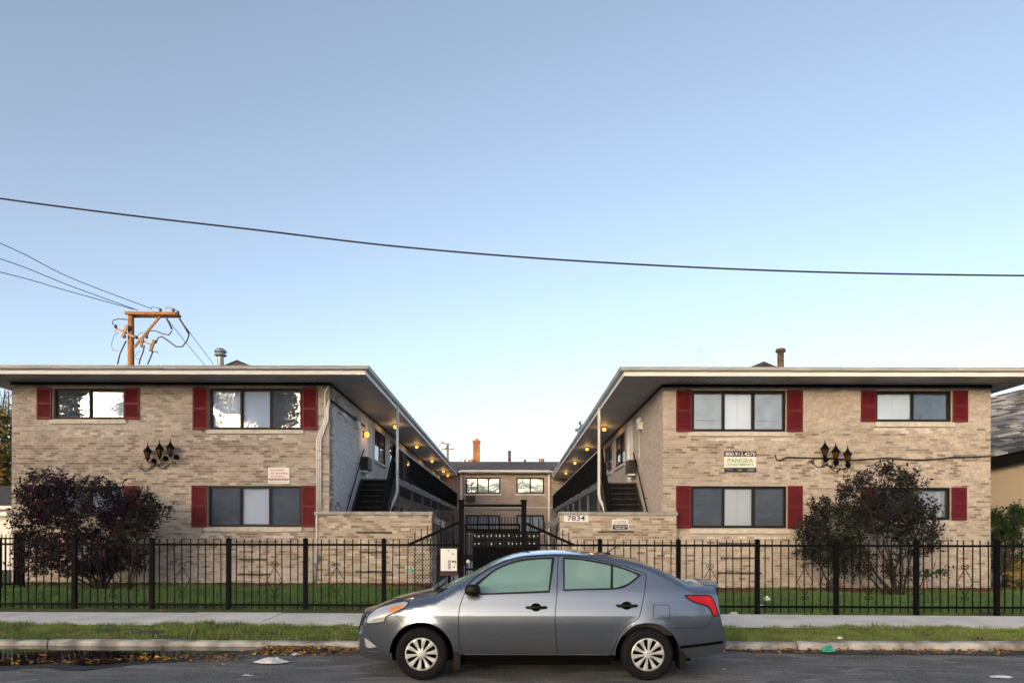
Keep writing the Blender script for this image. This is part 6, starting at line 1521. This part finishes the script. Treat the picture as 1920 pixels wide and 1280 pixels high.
ar = MB().tube([(1.19, 0, 1.435), (1.36, 0, 1.555)], [0.009, 0.004], 6); build(ar, 'aerial', M['black_trim'], car); box('aerial_base', M['black_trim'], car, 1.15, 1.24, YC*0-0.03, 0.03, 1.415, 1.445)
for (x, z0, z1, xx) in ((WF[0]+AR+0.03, 0.12, 0.33, 0.05), (WRr[0]+AR+0.03, 0.12, 0.34, 0.05)):
    f = MB().prism([(x-0.02, z0), (x+0.045, z0+0.01), (x+0.055, z1-0.06), (x+0.01, z1), (x-0.03, z1)], -0.83, -0.60); o = build(f, 'mud_flap', M['black_trim'], car); mirror(o)
# underbody, wheel wells and cabin
build(MB().box(-1.50, 2.10, -0.60, 0.60, 0.19, 0.50).box(-0.62, 1.14, -0.745, 0.745, 0.17, 0.42), 'underbody', M['under'], car)
for c_ in (WF, WRr):
    for sx in (-1, 1):
        lin = MB(); n = 24; vs_ = []
        for i in range(n+1):
            a = math.pi*i/n*1.0; vs_ += [(c_[0]+(AR+0.004)*math.cos(a), sx*(Wd(c_[0], .6)-0.02), c_[1]+(AR+0.004)*math.sin(a)), (c_[0]+(AR+0.004)*math.cos(a), sx*0.5, c_[1]+(AR+0.004)*math.sin(a))]
        lin.add(vs_, [(2*i, 2*i+1, 2*i+3, 2*i+2) for i in range(n)]); build(lin, 'wheel_arch_liner', M['under'], car)
build(MB().box(-0.75, 2.0, -0.70, 0.70, 0.50, 0.80), 'cabin_floor', M['seat'], car)
build(MB().box(-0.72, -0.40, -0.66, 0.66, 0.80, 1.0), 'dashboard', M['seat'], car, bevel=0.04)
for y in (-0.36, 0.36):
    st_ = MB().box(0.05, 0.55, y-0.24, y+0.24, 0.70, 0.86); o = build(st_, 'seat', M['seat'], car, bevel=0.05)
    b_ = MB().bar((0.58, y, 0.80), (0.74, y, 1.20), 0.46, 0.13, up=(0,0,1)); build(b_, 'seat_back', M['seat'], o, bevel=0.04).matrix_parent_inverse = Matrix()
    h_ = MB().bar((0.745, y, 1.22), (0.78, y, 1.36), 0.25, 0.10); build(h_, 'head_rest', M['seat'], o, bevel=0.04).matrix_parent_inverse = Matrix()
build(MB().box(1.18, 1.55, -0.6, 0.6, 0.70, 0.86).bar((1.55, 0, 0.80), (1.72, 0, 1.15), 1.2, 0.14), 'rear_bench', M['seat'], car)
sw = MB(); sw.tube([(-0.30+0.05*math.sin(q), -0.36+0.18*math.cos(q), 0.98+0.17*math.sin(q)) for q in [2*math.pi*k/20 for k in range(21)]], 0.014, 6); build(sw, 'steering_wheel', M['black_trim'], car)
# wheels
def wheel(c, sgn, parent=car):
    y = sgn*0.845; R0 = 0.303; prof = [(0.185,0.0), (0.205,0.012), (0.235,0.018), (0.275,0.010), (0.293,-0.012), (R0,-0.045), (R0,-0.145), (0.285,-0.19), (0.19,-0.19)]
    tm = MB(); n = 48; vs_ = []
    for (r, o) in prof:
        for k in range(n):
            q = 2*math.pi*k/n; rr = r-(0.006 if (k % 2 and r > 0.295) else 0); vs_.append((c[0]+rr*math.cos(q), y+sgn*o*1.0, c[1]-0.002+rr*math.sin(q)))
    tm.add(vs_, [(i*n+k, i*n+(k+1) % n, (i+1)*n+(k+1) % n, (i+1)*n+k) for i in range(len(prof)-1) for k in range(n)])
    ty = build(tm, 'tyre', M['tyre'], parent, smooth=True)
    def disc(r0, r1, o0, o1, n=40):
        m = MB(); vs_ = []
        for (r, o) in ((r0, o0), (r1, o1)):
            for k in range(n): q = 2*math.pi*k/n; vs_.append((c[0]+r*math.cos(q), y+sgn*o, c[1]+r*math.sin(q)))
        m.add(vs_, [(k, (k+1) % n, n+(k+1) % n, n+k) for k in range(n)]); return m
    hub = disc(0.176, 0.198, 0.010, -0.004); vs_ = []
    hb = disc(0.198, 0.196, -0.004, -0.03); hub.add(hb.v, hb.f); hb = disc(0.176, 0.170, 0.010, -0.012); hub.add(hb.v, hb.f)
    hc = build(hub, 'hubcap', M['hubcap'], parent, smooth=True)
    dk = disc(0.0005, 0.178, -0.030, -0.030); o = build(dk, 'brake_void', M['under'], hc); o.matrix_parent_inverse = Matrix()
    for k in range(10):
        q = 2*math.pi*(k+0.25)/10; ca, sa = math.cos(q), math.sin(q); s = MB(); vs_ = []
        pr = [(0.030, 0.013, 0.012), (0.07, 0.014, 0.004), (0.12, 0.021, 0.006), (0.165, 0.030, 0.010), (0.180, 0.033, 0.008)]
        for (r, hw_, o) in pr:
            for (u, oo) in ((-hw_, o-0.008), (-hw_*0.55, o+0.004), (hw_*0.55, o+0.004), (hw_, o-0.008)):
                vs_.append((c[0]+r*ca-u*sa, y+sgn*oo, c[1]+r*sa+u*ca))
        s.add(vs_, [(i*4+j, i*4+j+1, i*4+5+j, i*4+4+j) for i in range(len(pr)-1) for j in range(3)]); o = build(s, 'spoke', M['hubcap'], hc); o.matrix_parent_inverse = Matrix()
    cc = disc(0.0005, 0.030, 0.022, 0.020); c2 = disc(0.030, 0.036, 0.020, 0.006); cc.add(c2.v, c2.f); o = build(cc, 'centre_cap', M['hubcap'], hc, smooth=True); o.matrix_parent_inverse = Matrix()
for c_ in (WF, WRr):
    for sgn_ in (-1, 1): wheel(c_, sgn_)
